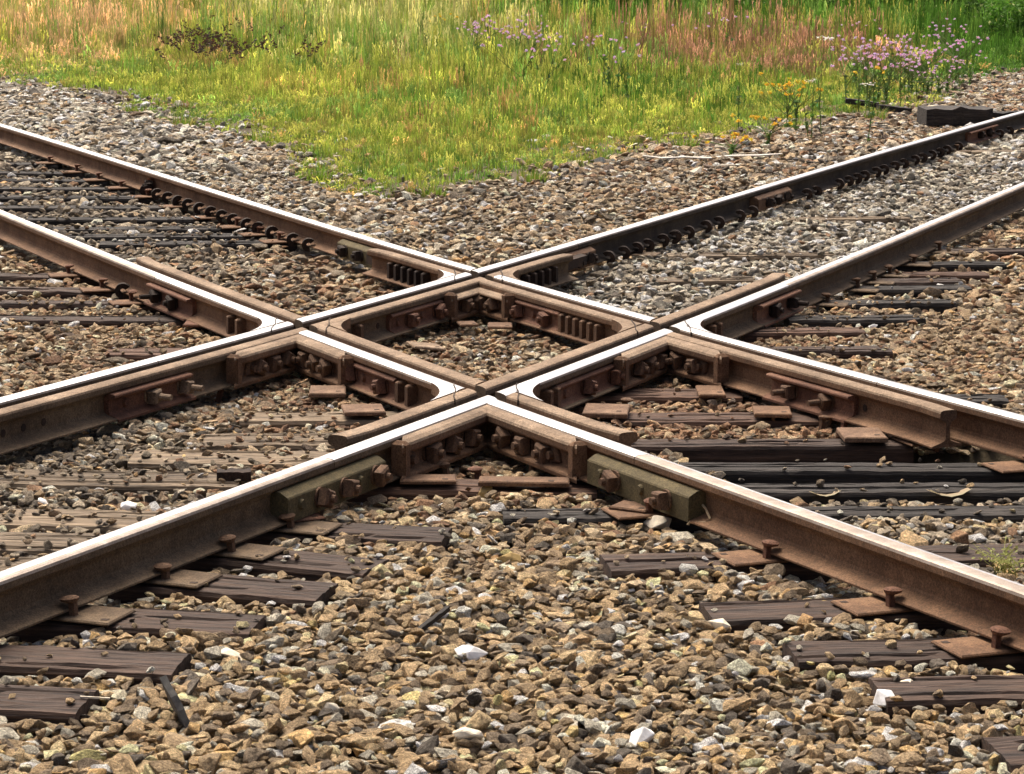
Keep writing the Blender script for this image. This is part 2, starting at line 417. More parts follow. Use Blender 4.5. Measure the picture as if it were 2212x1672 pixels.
def joint_bar(parent, origin, ax, p0, side, u0, u1, style, mat, nuts, plus=(), nmat=None, label=None, ncirc=()):
    """bar on the o = side * |o| flank between picture columns u0, u1; nuts: fractions along it"""
    t0, t1 = sorted((t_at(ax, p0+side*.05, u0), t_at(ax, p0+side*.05, u1)))
    mb = MB(); pr = [(side*o, z) for o, z in BAR[style]]
    sweep(mb, ax, p0, pr, ('t', t0), ('t', t1), ['rust']*len(pr), .2, ['rust'])
    o = mb.build('joint_bar', [M[mat]], parent, origin)
    if label: o['label'] = label
    d, n = AX[ax]; face = {'box': .071, 'angle': .030, 'flat': .027}[style]
    for f in nuts:
        lg = f < 0; f = abs(f); t = t0+(t1-t0)*f
        put_bolt(o, origin, point(ax, p0+side*(face-.001), t, -.086), (*(n*side), 0), nmat or mat, .95 if style != 'box' else .9, long=lg)
    for f in ncirc:                                       # plain round heads
        t = t0+(t1-t0)*f; mb2 = MB(); a = Vector(point(ax, p0+side*(face-.004), t, -.085)); b = Vector(point(ax, p0+side*(face+.010), t, -.085))
        mb2.cyl(a, b, .02, .013, n=12); mb2.build('rivet', [M[mat]], o, origin)
    return o

# ------------------------------------------------------------------ the crossing
XO = Vector((CX, CY, 0))
XR = empty('rail_crossing', XO, 'bolted rusty diamond crossing where the two tracks meet', 'rail crossing')
def strip(name, ax, p0, e0, e1, inr=None, inl=None, shine='both', flare=None, label=None, lift=0.0):
    pr, nm = profile(inr, inl, shine); mb = MB(); sweep(mb, ax, p0, pr, e0, e1, nm, .15, flare=flare, dz=lift)
    o = mb.build(name, RMS[ax], XR, XO)
    if label: o['label'] = label
    return o
E_ = .0012
OUT_N, OUT_F = -S2-.07, S2           # outer head faces
g1a, g1b = GAPS[1]; g0a, g0b = GAPS[0]    # near gap (a..b), far gap (a..b)
for ax in 'AB':
    other = 'q'
    # ranges of the other coordinate between the cuts, low to high
    for p0, side in ((RUN_F, 'f'), (GRD_F, 'f'), (GRD_N, 'n'), (RUN_N, 'n')):
        run = p0 in (RUN_F, RUN_N)
        inner = FW_/2+.035-.001
        kw = {}
        gap_pos = (p0 == GRD_F) or (p0 == RUN_N)         # flangeway on the o > 0 side
        kw['inr' if gap_pos else 'inl'] = inner
        kw['shine'] = 'both' if run else 'guard'
        ends_lo, ends_hi = None, None
        nm = ax+side
        # which t end corresponds to low q
        sgn = 1 if (AX[ax][0] @ AX['B' if ax == 'A' else 'A'][1]) > 0 else -1
        if run:
            tl, th = (T[nm+'_l'], T[nm+'_r']); lo_t, hi_t = (min(tl, th), max(tl, th))
        else:
            G = {('A', 'f'): (-4.6, t_at('A', GRD_F, 1216)), ('A', 'n'): (t_at('A', GRD_N, 742), t_at('A', GRD_N, 1690)),
                 ('B', 'f'): (t_at('B', GRD_F, 815), t_at('B', GRD_F, 2062)), ('B', 'n'): (t_at('B', GRD_N, 300), t_at('B', GRD_N, 1345))}
            lo_t, hi_t = G[(ax, side)]
        elo, ehi = ('t', lo_t), ('t', hi_t)
        if sgn < 0: elo, ehi = ehi, elo                    # ends ordered by q
        if ax == 'A':
            cuts = [(elo, ('q', g1a)), (('q', g1b), ('q', g0a)), (('q', g0b), ehi)]
        else:                                              # B butts against the metal of A
            cuts = [(elo, ('q', OUT_N-E_)), (('q', METAL[1][1]+E_), ('q', METAL[2][0]-E_)), (('q', OUT_F+E_), ehi)]
        def fl(t, lo=lo_t, hi=hi_t, s=(-1 if gap_pos else 1), run=run):
            if run: return 0
            d = min(t-lo, hi-t); return s*max(0, .16-d)*.12
        for e0, e1 in cuts:
            strip('running_rail' if run else 'guard_rail', ax, p0, e0, e1, flare=fl, lift=0.0 if run else -.0015, **kw)
# short head blocks of B between the bands of A at each frog are bridged here
def para(p0, p1, q0, q1):
    """parallelogram p in (p0, p1), q in (q0, q1) as points"""
    out = []
    for p, q in ((p0, q0), (p1, q0), (p1, q1), (p0, q1)):
        out.append(CTR+NA*p+DA*tcut('A', p, ('q', q)))
    a = np.array(out); s = sum(a[i][0]*a[(i+1) % 4][1]-a[(i+1) % 4][0]*a[i][1] for i in range(4))
    return [tuple(x) for x in (a if s > 0 else a[::-1])]
FROGS = {'top': (1, 1), 'left': (1, -1), 'right': (-1, 1), 'bottom': (-1, -1)}
for fn, (sp, sq) in FROGS.items():
    mb = MB()
    pr = (OUT_N-.0, GRD_N+.035) if sp < 0 else (GRD_F-.035, OUT_F)
    qr = (OUT_N-.0, GRD_N+.035) if sq < 0 else (GRD_F-.035, OUT_F)
    mb.prism(para(pr[0]+.004, pr[1]-.004, qr[0]+.004, qr[1]-.004), -.139, -.047, 0)           # filler under the flangeways
    # long fillers under the flangeways
    mb.build('frog_filler', [M['rust_dark']], XR, XO)
def filler(ax, gap, e0, e1):
    mb = MB(); pr = [(gap[0]-.03, -.05), (gap[1]+.03, -.05), (gap[1]+.03, -.10), (gap[0]-.03, -.10)]
    sweep(mb, ax, 0.0, pr, e0, e1, ['rust']*4, .3, ['rust']); mb.build('flangeway_filler', [M['rust_dark']], XR, XO)
for ax in 'AB':
    for gp, a, b in ((GAPS[0], 'f', GRD_F), (GAPS[1], 'n', GRD_N)):
        filler(ax, gp, ('q', OUT_N-.9), ('q', OUT_N)); filler(ax, gp, ('q', METAL[1][1]), ('q', METAL[2][0])); filler(ax, gp, ('q', OUT_F), ('q', OUT_F+.9))

def corner_pt(p, q): return CTR+NA*p+DA*tcut('A', p, ('q', q))
def corner_fill(p, q, side, L=.15, shine=True):
    """flush plate in the obtuse corner at (p, q) that opens to the left (-1) or right (+1)"""
    C = corner_pt(p, q)
    d1 = DA*(1 if DA[0]*side > 0 else -1); d2 = DB*(1 if DB[0]*side > 0 else -1)
    a, b = C+d1*L, C+d2*L
    def curve(k): return [tuple(a*(1-s)**2+2*(C+ (d1+d2)*k)*s*(1-s)+b*s**2) for s in np.linspace(0, 1, 9)]
    mid = C+(d1+d2)*.02
    poly = [tuple(C+(d1+d2)*.0015)]+curve(.03)
    ar = np.array(poly); s = sum(ar[i][0]*ar[(i+1) % len(ar)][1]-ar[(i+1) % len(ar)][0]*ar[i][1] for i in range(len(ar)))
    if s < 0: poly = poly[::-1]
    mb = MB(); zf = lambda x, y: float(ztop(x, y))
    R = [[(x, y, z+zf(x, y)) for x, y in poly] for z in (-.046, -.002)]
    n = len(poly); mb.loft(R, 0, False); mb.add(R[1], [tuple(range(n))], 3 if not shine else 2); mb.add(R[0], [tuple(range(n))[::-1]], 0)
    cc = np.mean(ar, 0); R2 = [[(C[0]+(x-C[0])*.8, C[1]+(y-C[1])*.8, z+zf(x, y)) for x, y in poly] for z in (-.139, -.0465)]
    mb.loft(R2, 0)
    mb.build('corner_casting', RM, XR, XO)
GF, GN = GRD_F-.035, GRD_N+.035
CFL = .21
for p, q, sd_, sh in ((OUT_F, GF, -1, 1), (GF, OUT_F, 1, 0), (OUT_F, OUT_N, -1, 1), (GF, GN, 1, 0), (GN, GF, -1, 0), (OUT_N, OUT_F, 1, 1), (GN, OUT_N, -1, 1), (OUT_N, GN, 1, 1)):
    corner_fill(p, q, sd_, CFL, bool(sh))
def seam(p, q, side, L=.16):
    C = corner_pt(p, q); d1 = DA*(1 if DA[0]*side > 0 else -1); d2 = DB*(1 if DB[0]*side > 0 else -1)
    mb = MB(); a, b = C+d1*L, C+d2*L; rows = []
    for f in np.linspace(0, 1, 7):
        x = a+(b-a)*f; wv = .0035*math.sin(f*9+p*5); x = x+np.array([wv, 0]); z = float(ztop(*x)); h = .0022
        rows.append([(x[0]-h, x[1], z-.02), (x[0]+h, x[1], z-.02), (x[0]+h, x[1], z+.0011), (x[0]-h, x[1], z+.0011)])
    mb.loft(rows, 0); mb.build('casting_seam', [M['rust_dark']], XR, XO)
for p, q, sd_ in ((S2-.07, GF+.07, -1), (GF+.07, S2-.07, 1), (S2-.07, -S2, -1), (GF+.07, GN-.07, 1), (GN-.07, GF+.07, -1), (-S2, S2-.07, 1), (GN-.07, -S2, -1), (-S2, GN-.07, 1)):
    seam(p, q, sd_, .19)
# ribs in the corner pockets
def ribs(ax, p0, side, u0, u1, n, mat='rust'):
    t0, t1 = t_at(ax, p0+side*.04, u0), t_at(ax, p0+side*.04, u1)
    for i in range(n):
        t = t0+(t1-t0)*(i+.5)/n; mb = MB(); d, nn = AX[ax]
        Mx = frame(Vector(point(ax, p0+side*.030, t, -.085)), (*d, 0)); mb.box(Mx, .026, .044, .088, bev=.006)
        mb.build('rib', [M[mat]], XR, XO)
ribs('B', GRD_F, -1, 835, 925, 6, 'rust_dark'); ribs('A', GRD_F, -1, 1130, 1205, 5, 'rust_dark'); ribs('B', GRD_F, -1, 1205, 1298, 6)
ribs('A', RUN_N, -1, 1178, 1210, 2); ribs('B', RUN_N, -1, 852, 895, 2); ribs('B', RUN_N, -1, 485, 525, 2); ribs('A', RUN_N, -1, 1535, 1560, 2)
ribs('A', GRD_F, -1, 765, 790, 1)
# knee braces in the acute corners that face the camera
def knee(p, q, La, Lb, na, nb, cheeks=True, mat='rust', lowtop=-.008):
    prof = [(.001, lowtop), (.030, lowtop-.002), (.047, lowtop-.010), (.051, lowtop-.018), (.050, -.044), (.044, -.052), (.016, -.062), (.012, -.068), (.012, -.106), (.018, -.113),
            (.055, -.121), (.058, -.127), (.056, -.139), (.001, -.139)]
    rings = []
    dA, dB = -DA, DB                                       # both run towards the camera
    na_, nb_ = -NA, -NB
    def ring(kind, L):
        r = []
        for o, z in prof:
            C = corner_pt(p-o, q-o)
            x = C if kind == 'c' else C+(dA if kind == 'a' else dB)*L
            r.append((x[0], x[1], z+float(ztop(*x))))
        return r
    mb = MB(); mb.loft([ring('a', La), ring('a', La*.5), ring('a', .05), ring('c', 0), ring('b', .05), ring('b', Lb*.5), ring('b', Lb)], [3, 3, 3]+[0]*11, True, 0)
    C0 = corner_pt(p, q)
    if cheeks:
        for dd, nn, L in ((dA, na_, La), (dB, nb_, Lb)):
            base = corner_pt(p-.03, q-.03)+dd*(L+.010); Mx = frame((base[0], base[1], float(ztop(*base))-.072), (*dd, 0)); mb.box(Mx, .03, .054, .128, bev=.012)
    o = mb.build('corner_brace', RM, XR, XO)
    for dd, nn, L, n in ((dA, na_, La, na), (dB, nb_, Lb, nb)):
        for i in range(n):
            b = corner_pt(p-.012, q-.012)+dd*(L*(.22+.68*(i+.25)/n) if n > 1 else L*.6)
            put_bolt(o, XO, (b[0], b[1], float(ztop(*b))-.087), (*nn, 0), mat, 1.0)
    return o
knee(OUT_N, OUT_N, .66, .66, 3, 3)                         # bottom frog
knee(GF, OUT_N, .50, .50, 3, 3, True)                      # left frog
knee(OUT_N, GF, .50, .42, 3, 2, True)                      # right frog
knee(GF, GF, .30, .30, 2, 2, True, lowtop=-.03)            # top frog, inside the diamond
# lone big bolts through the webs beside the braces
def web_bolts(ax, p0, side, us, mat='rust', zz=-.086, scale=1.1):
    d, n = AX[ax]; host = bpy.data.objects.new('web_bolts', None)
    for u in us:
        t = t_at(ax, p0+side*.03, u); put_bolt(XR, XO, point(ax, p0+side*.0085, t, zz), (*(n*side), 0), mat, scale)
web_bolts('A', RUN_N, -1, [868]); web_bolts('B', RUN_N, -1, [1212]); web_bolts('A', GRD_F, -1, [528]); web_bolts('B', GRD_F, -1, [1532])
# joint bars that splice the crossing together
J = lambda *a, **k: joint_bar(XR, XO, *a, **k)
J('A', RUN_N, -1, 607, 822, 'box', 'rust_green', (.3, .55, .88), ncirc=(.12, .72), nmat='rust', label='olive stained joint bar left of the nearest corner')
J('B', RUN_N, -1, 1284, 1498, 'box', 'rust_green', (.30, .80), ncirc=(.14, .55), nmat='rust', label='olive stained joint bar right of the nearest corner')
J('A', GRD_F, -1, 243, 410, 'angle', 'rust_red', (-.5, -.92), ncirc=(.2,), nmat='rust_tan')
J('B', GRD_F, -1, 1657, 1838, 'angle', 'rust_red', (-.28, -.72), ncirc=(.15, .6), nmat='rust')
J('B', RUN_N, -1, 318, 405, 'angle', 'rust_red', (-.2, .6), nmat='rust_dark')
J('A', RUN_N, -1, 1645, 1728, 'angle', 'rust_red', (.35, -.8), nmat='rust_dark')
J('B', RUN_F, -1, 735, 812, 'box', 'rust_green', (.25, .7), nmat='rust_dark')
J('A', RUN_F, -1, 1213, 1280, 'box', 'rust', (.3, .75), nmat='rust_dark')
J('B', RUN_N, -1, 735, 845, 'flat', 'rust_red', (.18, .78), ncirc=(.36, .6), nmat='rust_red')
J('A', RUN_N, -1, 1212, 1345, 'flat', 'rust_red', (.45, .9), ncirc=(.15,), nmat='rust_red')
J('A', GRD_F, -1, 850, 960, 'flat', 'rust_red', (.35, .9), ncirc=(.15, .62), nmat='rust_red')
J('B', GRD_F, -1, 1100, 1200, 'flat', 'rust_red', (.2, .75), ncirc=(.45,), nmat='rust_red')
def rail_joint(key, ax, p0, u0, u1, style, mat, nuts):
    root, _, _, _, _, _, o0 = RAILS[key]; joint_bar(root, o0, ax, p0, -1, u0, u1, style, mat, nuts, nmat='rust_dark')
rail_joint('Bf_l', 'B', RUN_F, 203, 268, 'angle', 'rust_red', (.3, .65))
rail_joint('Af_r', 'A', RUN_F, 1634, 1705, 'box', 'rust', (.25, .5, .8))
rail_joint('Af_r', 'A', RUN_F, 2096, 2155, 'angle', 'rust_red', (.4, .7))
# bolt holes in the webs
def holes(key_or_x, ax, p0, side, us, zz=-.08):
    parent, org = (XR, XO) if key_or_x == 'X' else (RAILS[key_or_x][0], RAILS[key_or_x][6]); d, n = AX[ax]
    for u in us:
        t = t_at(ax, p0+side*.0085, u); mb = MB(); a = Vector(point(ax, p0+side*.004, t, zz)); b = Vector(point(ax, p0+side*.0105, t, zz)); mb.cyl(a, b, .014, n=12)
        mb.build('bolt_hole', [M['rust_dark']], parent, org)
holes('X', 'A', GRD_F, -1, (8, 50, 94)); holes('X', 'B', GRD_F, -1, (1872, 2000, 2035)); holes('X', 'A', GRD_F, -1, (815, 838))
# rail joint wire at the lower right joint
wm = MB(); pts = [(1502, 1083), (1512, 1082), (1528, 1100), (1544, 1122), (1541, 1136), (1522, 1148), (1519, 1156)]
tw = [t_at('B', RUN_N-.02, u) for u, v in pts]; zs = [-.075, -.075, -.09, -.113, -.122, -.130, -.139]; os_ = [-.012, -.02, -.022, -.03, -.046, -.066, -.071]
wm.tube([point('B', RUN_N+o, t, z) for t, z, o in zip(tw, zs, os_)], .0042, 6)
wm.build('bond_wire', [M['wire']], RAILS['Bn_r'][0], RAILS['Bn_r'][6])

# ------------------------------------------------------------------ ties
TIE_Z = -.155
TIES = []      # (u0, v0, u1, v1, material, width, label, raise)
def TI(u0, v0, u1, v1, mat, label, wid=.2, up=0.0): TIES.append((u0, v0, u1, v1, mat, wid, label, up))
TI(-260, 1024, 520, 1034, 'wood_grey', 'bleached tie between lowest and third left rails, uppermost of the lower three', .235)
TI(-260, 1108, 330, 1120, 'wood_grey', 'bleached tie between lowest and third left rails, middle of the lower three', .235)
TI(-260, 1158, 250, 1172, 'wood_grey', 'bleached tie between lowest and third left rails, lowest of the lower three', .235)
TI(-330, 1212, 120, 1222, 'wood_grey', 'dim bleached tie at the left edge just above the lowest left rail')
TI(560, 1038, 1290, 1050, 'wood_red', 'long tie under the nearest corner of the diamond, reddish beneath its steel plates')
TI(430, 1130, 965, 1153, 'wood_dark', 'dark tie just left of the olive joint bar, end beside the foreground ballast')
TI(380, 1180, 812, 1222, 'wood_dark', 'cracked dark tie below the left olive joint bar, second of the left foreground ends')
TI(210, 1238, 706, 1276, 'wood_dark', 'dark tie with long split, third of the left foreground ends')
TI(20, 1320, 557, 1345, 'wood_dark', 'reddish dark tie, fourth of the left foreground ends')
TI(-150, 1405, 392, 1430, 'wood_dark', 'black tie with a pale fleck, fifth of the left foreground ends')
TI(-500, 1480, 188, 1512, 'wood_dark', 'half buried tie at the left edge, lowest of the left foreground ends')
TI(285, 984, 870, 988, 'wood_grey', 'bleached weathered tie with a small pointed stone on it', .235)
TI(440, 948, 900, 944, 'wood_grey', 'weathered tan tie left of the brace, between third and lowest left rail', .235)
TI(520, 897, 860, 897, 'wood_grey', 'ochre worn tie below the left knee brace')
TI(1086, 1107, 2420, 1098, 'wood_black', 'long black tie across the right track, lowest of the three bare ones', .15)
TI(1308, 1213, 2420, 1181, 'wood_dark', 'dark tie beside the small weed, second of the right foreground ends')
TI(1526, 1318, 2420, 1293, 'wood_dark', 'smooth reddish brown tie, third of the right foreground ends')
TI(1708, 1404, 2420, 1388, 'wood_dark', 'dark tie with a bluish wet streak, fourth of the right foreground ends')
TI(1896, 1486, 2480, 1474, 'wood_dark', 'brown tie with clean split, fifth of the right foreground ends')
TI(2150, 1618, 2560, 1600, 'wood_dark', 'tie at the lower right corner of the picture')
TI(1470, 1006, 2420, 1008, 'wood_black', 'long black tie across the right track, uppermost of the three bare ones', .15)
TI(1570, 1052, 2420, 1050, 'wood_black', 'long black tie across the right track, middle one of the three bare ones', .15)
TI(1300, 955, 1965, 952, 'wood_dark', 'dark tie carrying a tan plate under the cut guard rail end', .15)
TI(1300, 900, 1765, 898, 'wood_red', 'rust reddened tie under the right knee brace and its joint bar')
TI(1180, 845, 1600, 848, 'wood_red', 'red stained tie carrying square plates below the right frog')
TI(-160, 590, 262, 596, 'wood_dark', 'dark tie below the second left rail, uppermost of four', .17)
TI(-160, 620, 310, 627, 'wood_dark', 'dark tie below the second left rail, second of four', .17)
TI(-160, 650, 400, 655, 'wood_dark', 'brown tie below the second left rail, third of four', .17)
TI(-160, 683, 500, 688, 'wood_dark', 'dark tie below the second left rail, lowest of four', .17)
TI(232, 757, 560, 760, 'wood_red', 'rusty brown tie end above the third left rail')
for i, (u0, v0, u1, v1) in enumerate([(-120, 350, 130, 353), (-120, 370, 180, 372), (-120, 387, 235, 389), (-120, 404, 290, 406), (-120, 424, 335, 425), (-120, 445, 395, 446), (60, 471, 450, 470),
                                      (105, 492, 530, 490), (140, 508, 590, 506), (215, 524, 640, 521)]):
    TI(u0, v0, u1, v1, 'wood_black', f'blackened tie between the two upper left rails, {ORD[i+1]} from the back', .17, .004)
for i, (u0, v0, u1, v1, m) in enumerate([(2040, 540, 2260, 537, 'wood_dark'), (1930, 567, 2168, 567, 'wood_black'), (1900, 590, 2130, 589, 'wood_red'), (1870, 605, 2072, 603, 'wood_dark'),
                                         (1840, 621, 2092, 618, 'wood_black'), (1770, 652, 2060, 650, 'wood_black'), (1700, 686, 1992, 683, 'wood_black'), (1600, 713, 1862, 710, 'wood_red'),
                                         (1560, 754, 1920, 751, 'wood_dark')]):
    TI(u0, v0, u1, v1, m, f'tie end jutting out below the second right rail, {ORD[i+1]} from the back', .16, .012)
TI(2020, 858, 2170, 857, 'wood_black', 'black tie end above the third right rail near the right edge', .17)
for i, (u0, v0, u1, v1) in enumerate([(2090, 326, 2300, 323), (1690, 471, 1960, 468), (1440, 549, 1800, 546), (1390, 603, 1680, 600)]):
    TI(u0, v0, u1, v1, 'wood_grey', f'bleached tie nearly sunk in ballast between the upper right rails, {ORD[i+1]} from the back', .16)
TIEG = []
for (u0, v0, u1, v1, mat, wid, label, up) in TIES:
    a, b = at(u0, v0, TIE_Z+up), at(u1, v1, TIE_Z+up); L = (b-a).length; mid = (a+b)/2
    d = (b-a).normalized(); Mx = frame(mid, d)
    nl, nw = max(8, int(L/.05)), 16; mb = MB(); hw = wid/2; th = .17
    rows = []; ph = random.uniform(0, 99); r2 = np.random.default_rng(int(abs(ph*1000)))
    groove = [r2.uniform(-.9, .9) for _ in range(3)]; gl = [(r2.uniform(-.5, .5)*L, r2.uniform(.1, .4)*L) for _ in groove]
    for i in range(nl+1):
        x = -L/2+L*i/nl; ring = []
        ew = .004*math.sin(x*9+ph)+r2.normal(0, .002)
        ring.append((x, -hw, -th)); ring.append((x, -hw+ew, -.016))
        for j in range(nw+1):
            s = -1+2*j/nw; y = s*(hw-.006)+ew; z = r2.normal(0, .0012)-.004*abs(s)**6
            for g, (gc, gh) in zip(groove, gl):
                if abs(s-g) < .075 and abs(x-gc) < gh: z -= .014
            ring.append((x, y, z))
        ring.append((x, hw+ew, -.016)); ring.append((x, hw, -th))
        zc = float(ztop(*(Mx @ Vector((x, 0, 0)))[:2]))+TIE_Z+up
        rows.append([Vector((p[0], p[1], p[2])) for p in ring])
    mb.loft(rows, 0, True, 0)
    o = mb.build('railway_tie', [M[mat]]); o.matrix_world = Mx
    tagset(o, label, 'railway tie', 'wooden ties under the tracks')
    TIEG.append((np.array(mid[:2]), np.array(d[:2])/np.hypot(d[0], d[1]), L/2, hw, float(mid[2]), mat, .15 if mat == 'wood_grey' and v0 > 800 else .3 if mat == 'wood_grey' else .26 if 'blackened' in label else .10 if v0 < 800 else .045))

# ------------------------------------------------------------------ tie plates and spikes
def spike_mesh():
    mb = MB(); mb.box(Matrix.Translation((0, 0, .02)), .017, .017, .08)
    R = []
    for z, sx, sy, dx in ((.052, .009, .010, 0), (.060, .022, .026, .009), (.066, .025, .029, .010), (.071, .017, .019, .008), (.073, .004, .005, .005)):
        R.append([(dx+sx*math.cos(6.2832*k/12), sy*math.sin(6.2832*k/12), z) for k in range(12)])
    mb.loft(R, 0); return mb.mesh('rail_spike', [M['rust']])
SPIKE = spike_mesh(); SPIKE_R = SPIKE.copy(); SPIKE_R.materials[0] = M['rust_red']
def add_spike(pos, toward, label, mesh=None, tilt=0.0, dz=0.0):
    o = bpy.data.objects.new('rail_spike', mesh or SPIKE); COL.objects.link(o)
    Mx = frame(Vector(pos)+Vector((0, 0, dz)), (*toward, 0)); o.matrix_world = Mx @ Matrix.Translation((0, 0, -.036)) @ Matrix.Rotation(tilt, 4, 'Y') @ Matrix.Rotation(random.uniform(-.1, .1), 4, 'X')
    tagset(o, label, 'rail spike', 'rail spikes along the foot of the rails'); return o
def plate_obj(loc, d, sx, sy, th, mat, label, hole=None):
    """flat plate whose long side runs along d; slightly dished edges"""
    mb = MB(); mb.box(Matrix.Identity(4), sx, sy, th, bev=.004)
    root_m = frame(loc, d)
    o = mb.build('tie_plate', [M[mat]]); o.matrix_world = root_m
    tagset(o, label, 'tie plate', 'steel tie plates on the ties')
    if hole:
        for hx, hy in hole:
            h = MB(); h.box(Matrix.Translation((hx, hy, th/2-.002)), .019, .017, .006); c = h.build('spike_hole', [M['rust_dark']], o); 
    return o
ANCH_KEYS = {'Bf_l', 'Af_r'}
for key, (root, ax, p0, a, sg, far, o0) in RAILS.items():
    d, n = AX[ax]; hits = []
    for (mid, td, hl, hw, zt, mat, _) in TIEG:
        # intersection of the rail line with the tie's axis
        A2 = np.array([[d[0], -td[0]], [d[1], -td[1]]]); q = CTR+n*p0
        t, s = np.linalg.solve(A2, mid-q)
        if abs(s) < hl+.25 and (t-a)*sg > .12 and (t-a)*sg < 14:
            u, v = project(point(ax, p0, t, -.15))
            if -60 < u < 2270: hits.append((abs(t-a), t, td))
    hits.sort()
    for i, (_, t, td) in enumerate(hits):
        if i+1 >= len(ORD): break
        nm = RNAME[key]; c = Vector(point(ax, p0-.055, t, -.1445)); off = Vector((*(-n), 0))
        md = 'rust_b' if ax == 'B' else 'rust_a'  # plates share the rails' shade- and light-toned rusts
        # plate runs across the rail (along -n), skewed half way towards the tie
        sx = .30; pl = c+off*.014
        dirx = Vector((*(-n), 0)); tdv = Vector((*(td*(1 if (td@(-n)) > 0 else -1)), 0)); dirp = (dirx*.7+tdv*.3).normalized()
        plate_obj(pl+Vector((0, 0, -.0035)), dirp, .25, .15, .011, md, f'rusty tie plate under the {nm}, {ORD[i+1]} tie from the diamond', hole=[(.1, -.045)])
        cs = Vector(point(ax, p0-.078, t, -.138)); side = Vector((*d, 0))
        add_spike(cs+side*.035*sg, n, f'spike gripping the {nm} at its {ORD[i+1]} tie from the diamond, near side', SPIKE_R if key[0] == 'B' else SPIKE, random.uniform(-.15, .1), random.uniform(0, .012))
# loose plates and slabs around the crossing
for (u, v, sx, sy, th, mat, lab, yaw) in [
    (925, 1036, .26, .15, .022, 'rust', 'left one of two flat steel bars below the nearest corner', 0.03), (1132, 1041, .42, .13, .026, 'rust', 'right one of two flat steel bars below the nearest corner, longer', -.03),
    (708, 846, .20, .26, .028, 'plate', 'square tan plate below the left knee brace', .05), (785, 886, .22, .24, .026, 'plate', 'tan plate beside the corner casting left of the nearest corner', .15),
    (1310, 888, .24, .3, .03, 'plate', 'broad tan plate right of the nearest corner with a loose spike', -.1), (1535, 846, .15, .3, .022, 'rust_b', 'square plate beside the right knee brace', .0),
    (1668, 890, .20, .24, .026, 'rust_b', 'red rusted plate below the right joint bar', -.05), (1862, 940, .22, .28, .03, 'plate', 'thick tan plate under the cut guard rail end', .03),
    (920, 748, .2, .22, .02, 'rust_tan', 'thin tilted slab at the left inside the diamond', .3), (1080, 704, .16, .2, .02, 'rust', 'small plate at the back corner inside the diamond', 0),
    (1010, 700, .12, .16, .02, 'rust', 'smaller plate left of the back corner inside the diamond', .2), (540, 740, .16, .2, .03, 'rust_tan', 'tan block lying under the second left rail near the left frog', -.2),
    (448, 700, .3, .2, .022, 'rust_red', 'red plate under the joint bar of the second left rail', 0), (1665, 663, .2, .22, .03, 'rust', 'plate under the joint bar of the second right rail', 0),
    (1600, 698, .2, .22, .03, 'rust_red', 'reddish plate right of the right frog', 0), (1370, 1095, .18, .15, .016, 'rust', 'bent plate under the right olive joint bar', -.5),
    (645, 1118, .2, .14, .014, 'rust_red', 'plate under the left olive joint bar', .5)]:
    sx, sy, th = sx*.7, sy*.68, th*.7; p = at(u, v, TIE_Z+.012+th/2); o = plate_obj(p, (math.cos(yaw), math.sin(yaw), 0), sx, sy, th, mat, lab, hole=[(sx*.3, -sy*.25)])
    if 'tilted' in lab: o.matrix_world = o.matrix_world @ Matrix.Rotation(.12, 4, 'Y')
for i, (u, v, lab, tl) in enumerate([(968, 1022, 'spike standing below the left end of the nearest knee brace', .2), (1032, 1032, 'spike at the gap between the two flat steel bars', 0), (1148, 1015, 'double headed spike below the right end of the nearest brace', .1),
                     (880, 1018, 'bent spike beside the big lone bolt on the left', -.4), (1350, 880, 'spike standing proud of the broad tan plate', 0), (470, 848, 'small clip spike right of the red joint bar at left', -.3),
                     (350, 872, 'loose spike under the red joint bar at left', -.2), (1385, 1078, 'spike leaning at the right olive joint bar', .4), (690, 1095, 'spike under the left olive joint bar', -.1),
                     (700, 815, 'spike beside the square tan plate', .1), (890, 900, 'spike head by the left corner casting', 0), (1560, 838, 'spike beside the right knee brace', .1),
                     (1775, 918, 'left one of two spikes near the cut guard rail end', .1), (1820, 925, 'right one of two spikes near the cut guard rail end', .2), (975, 690, 'spike at the back corner inside the diamond', 0), (1120, 690, 'spike right of the back corner inside the diamond', .1),
                     (1640, 845, 'spike by the right joint bar end', .2), (1010, 780 , 'loose spike lying near the middle of the diamond', .9)]):
    p = at(u, v, TIE_Z-.004); add_spike(p, (NA if u < 1040 else NB), lab, SPIKE_R if i % 2 else SPIKE, tl)

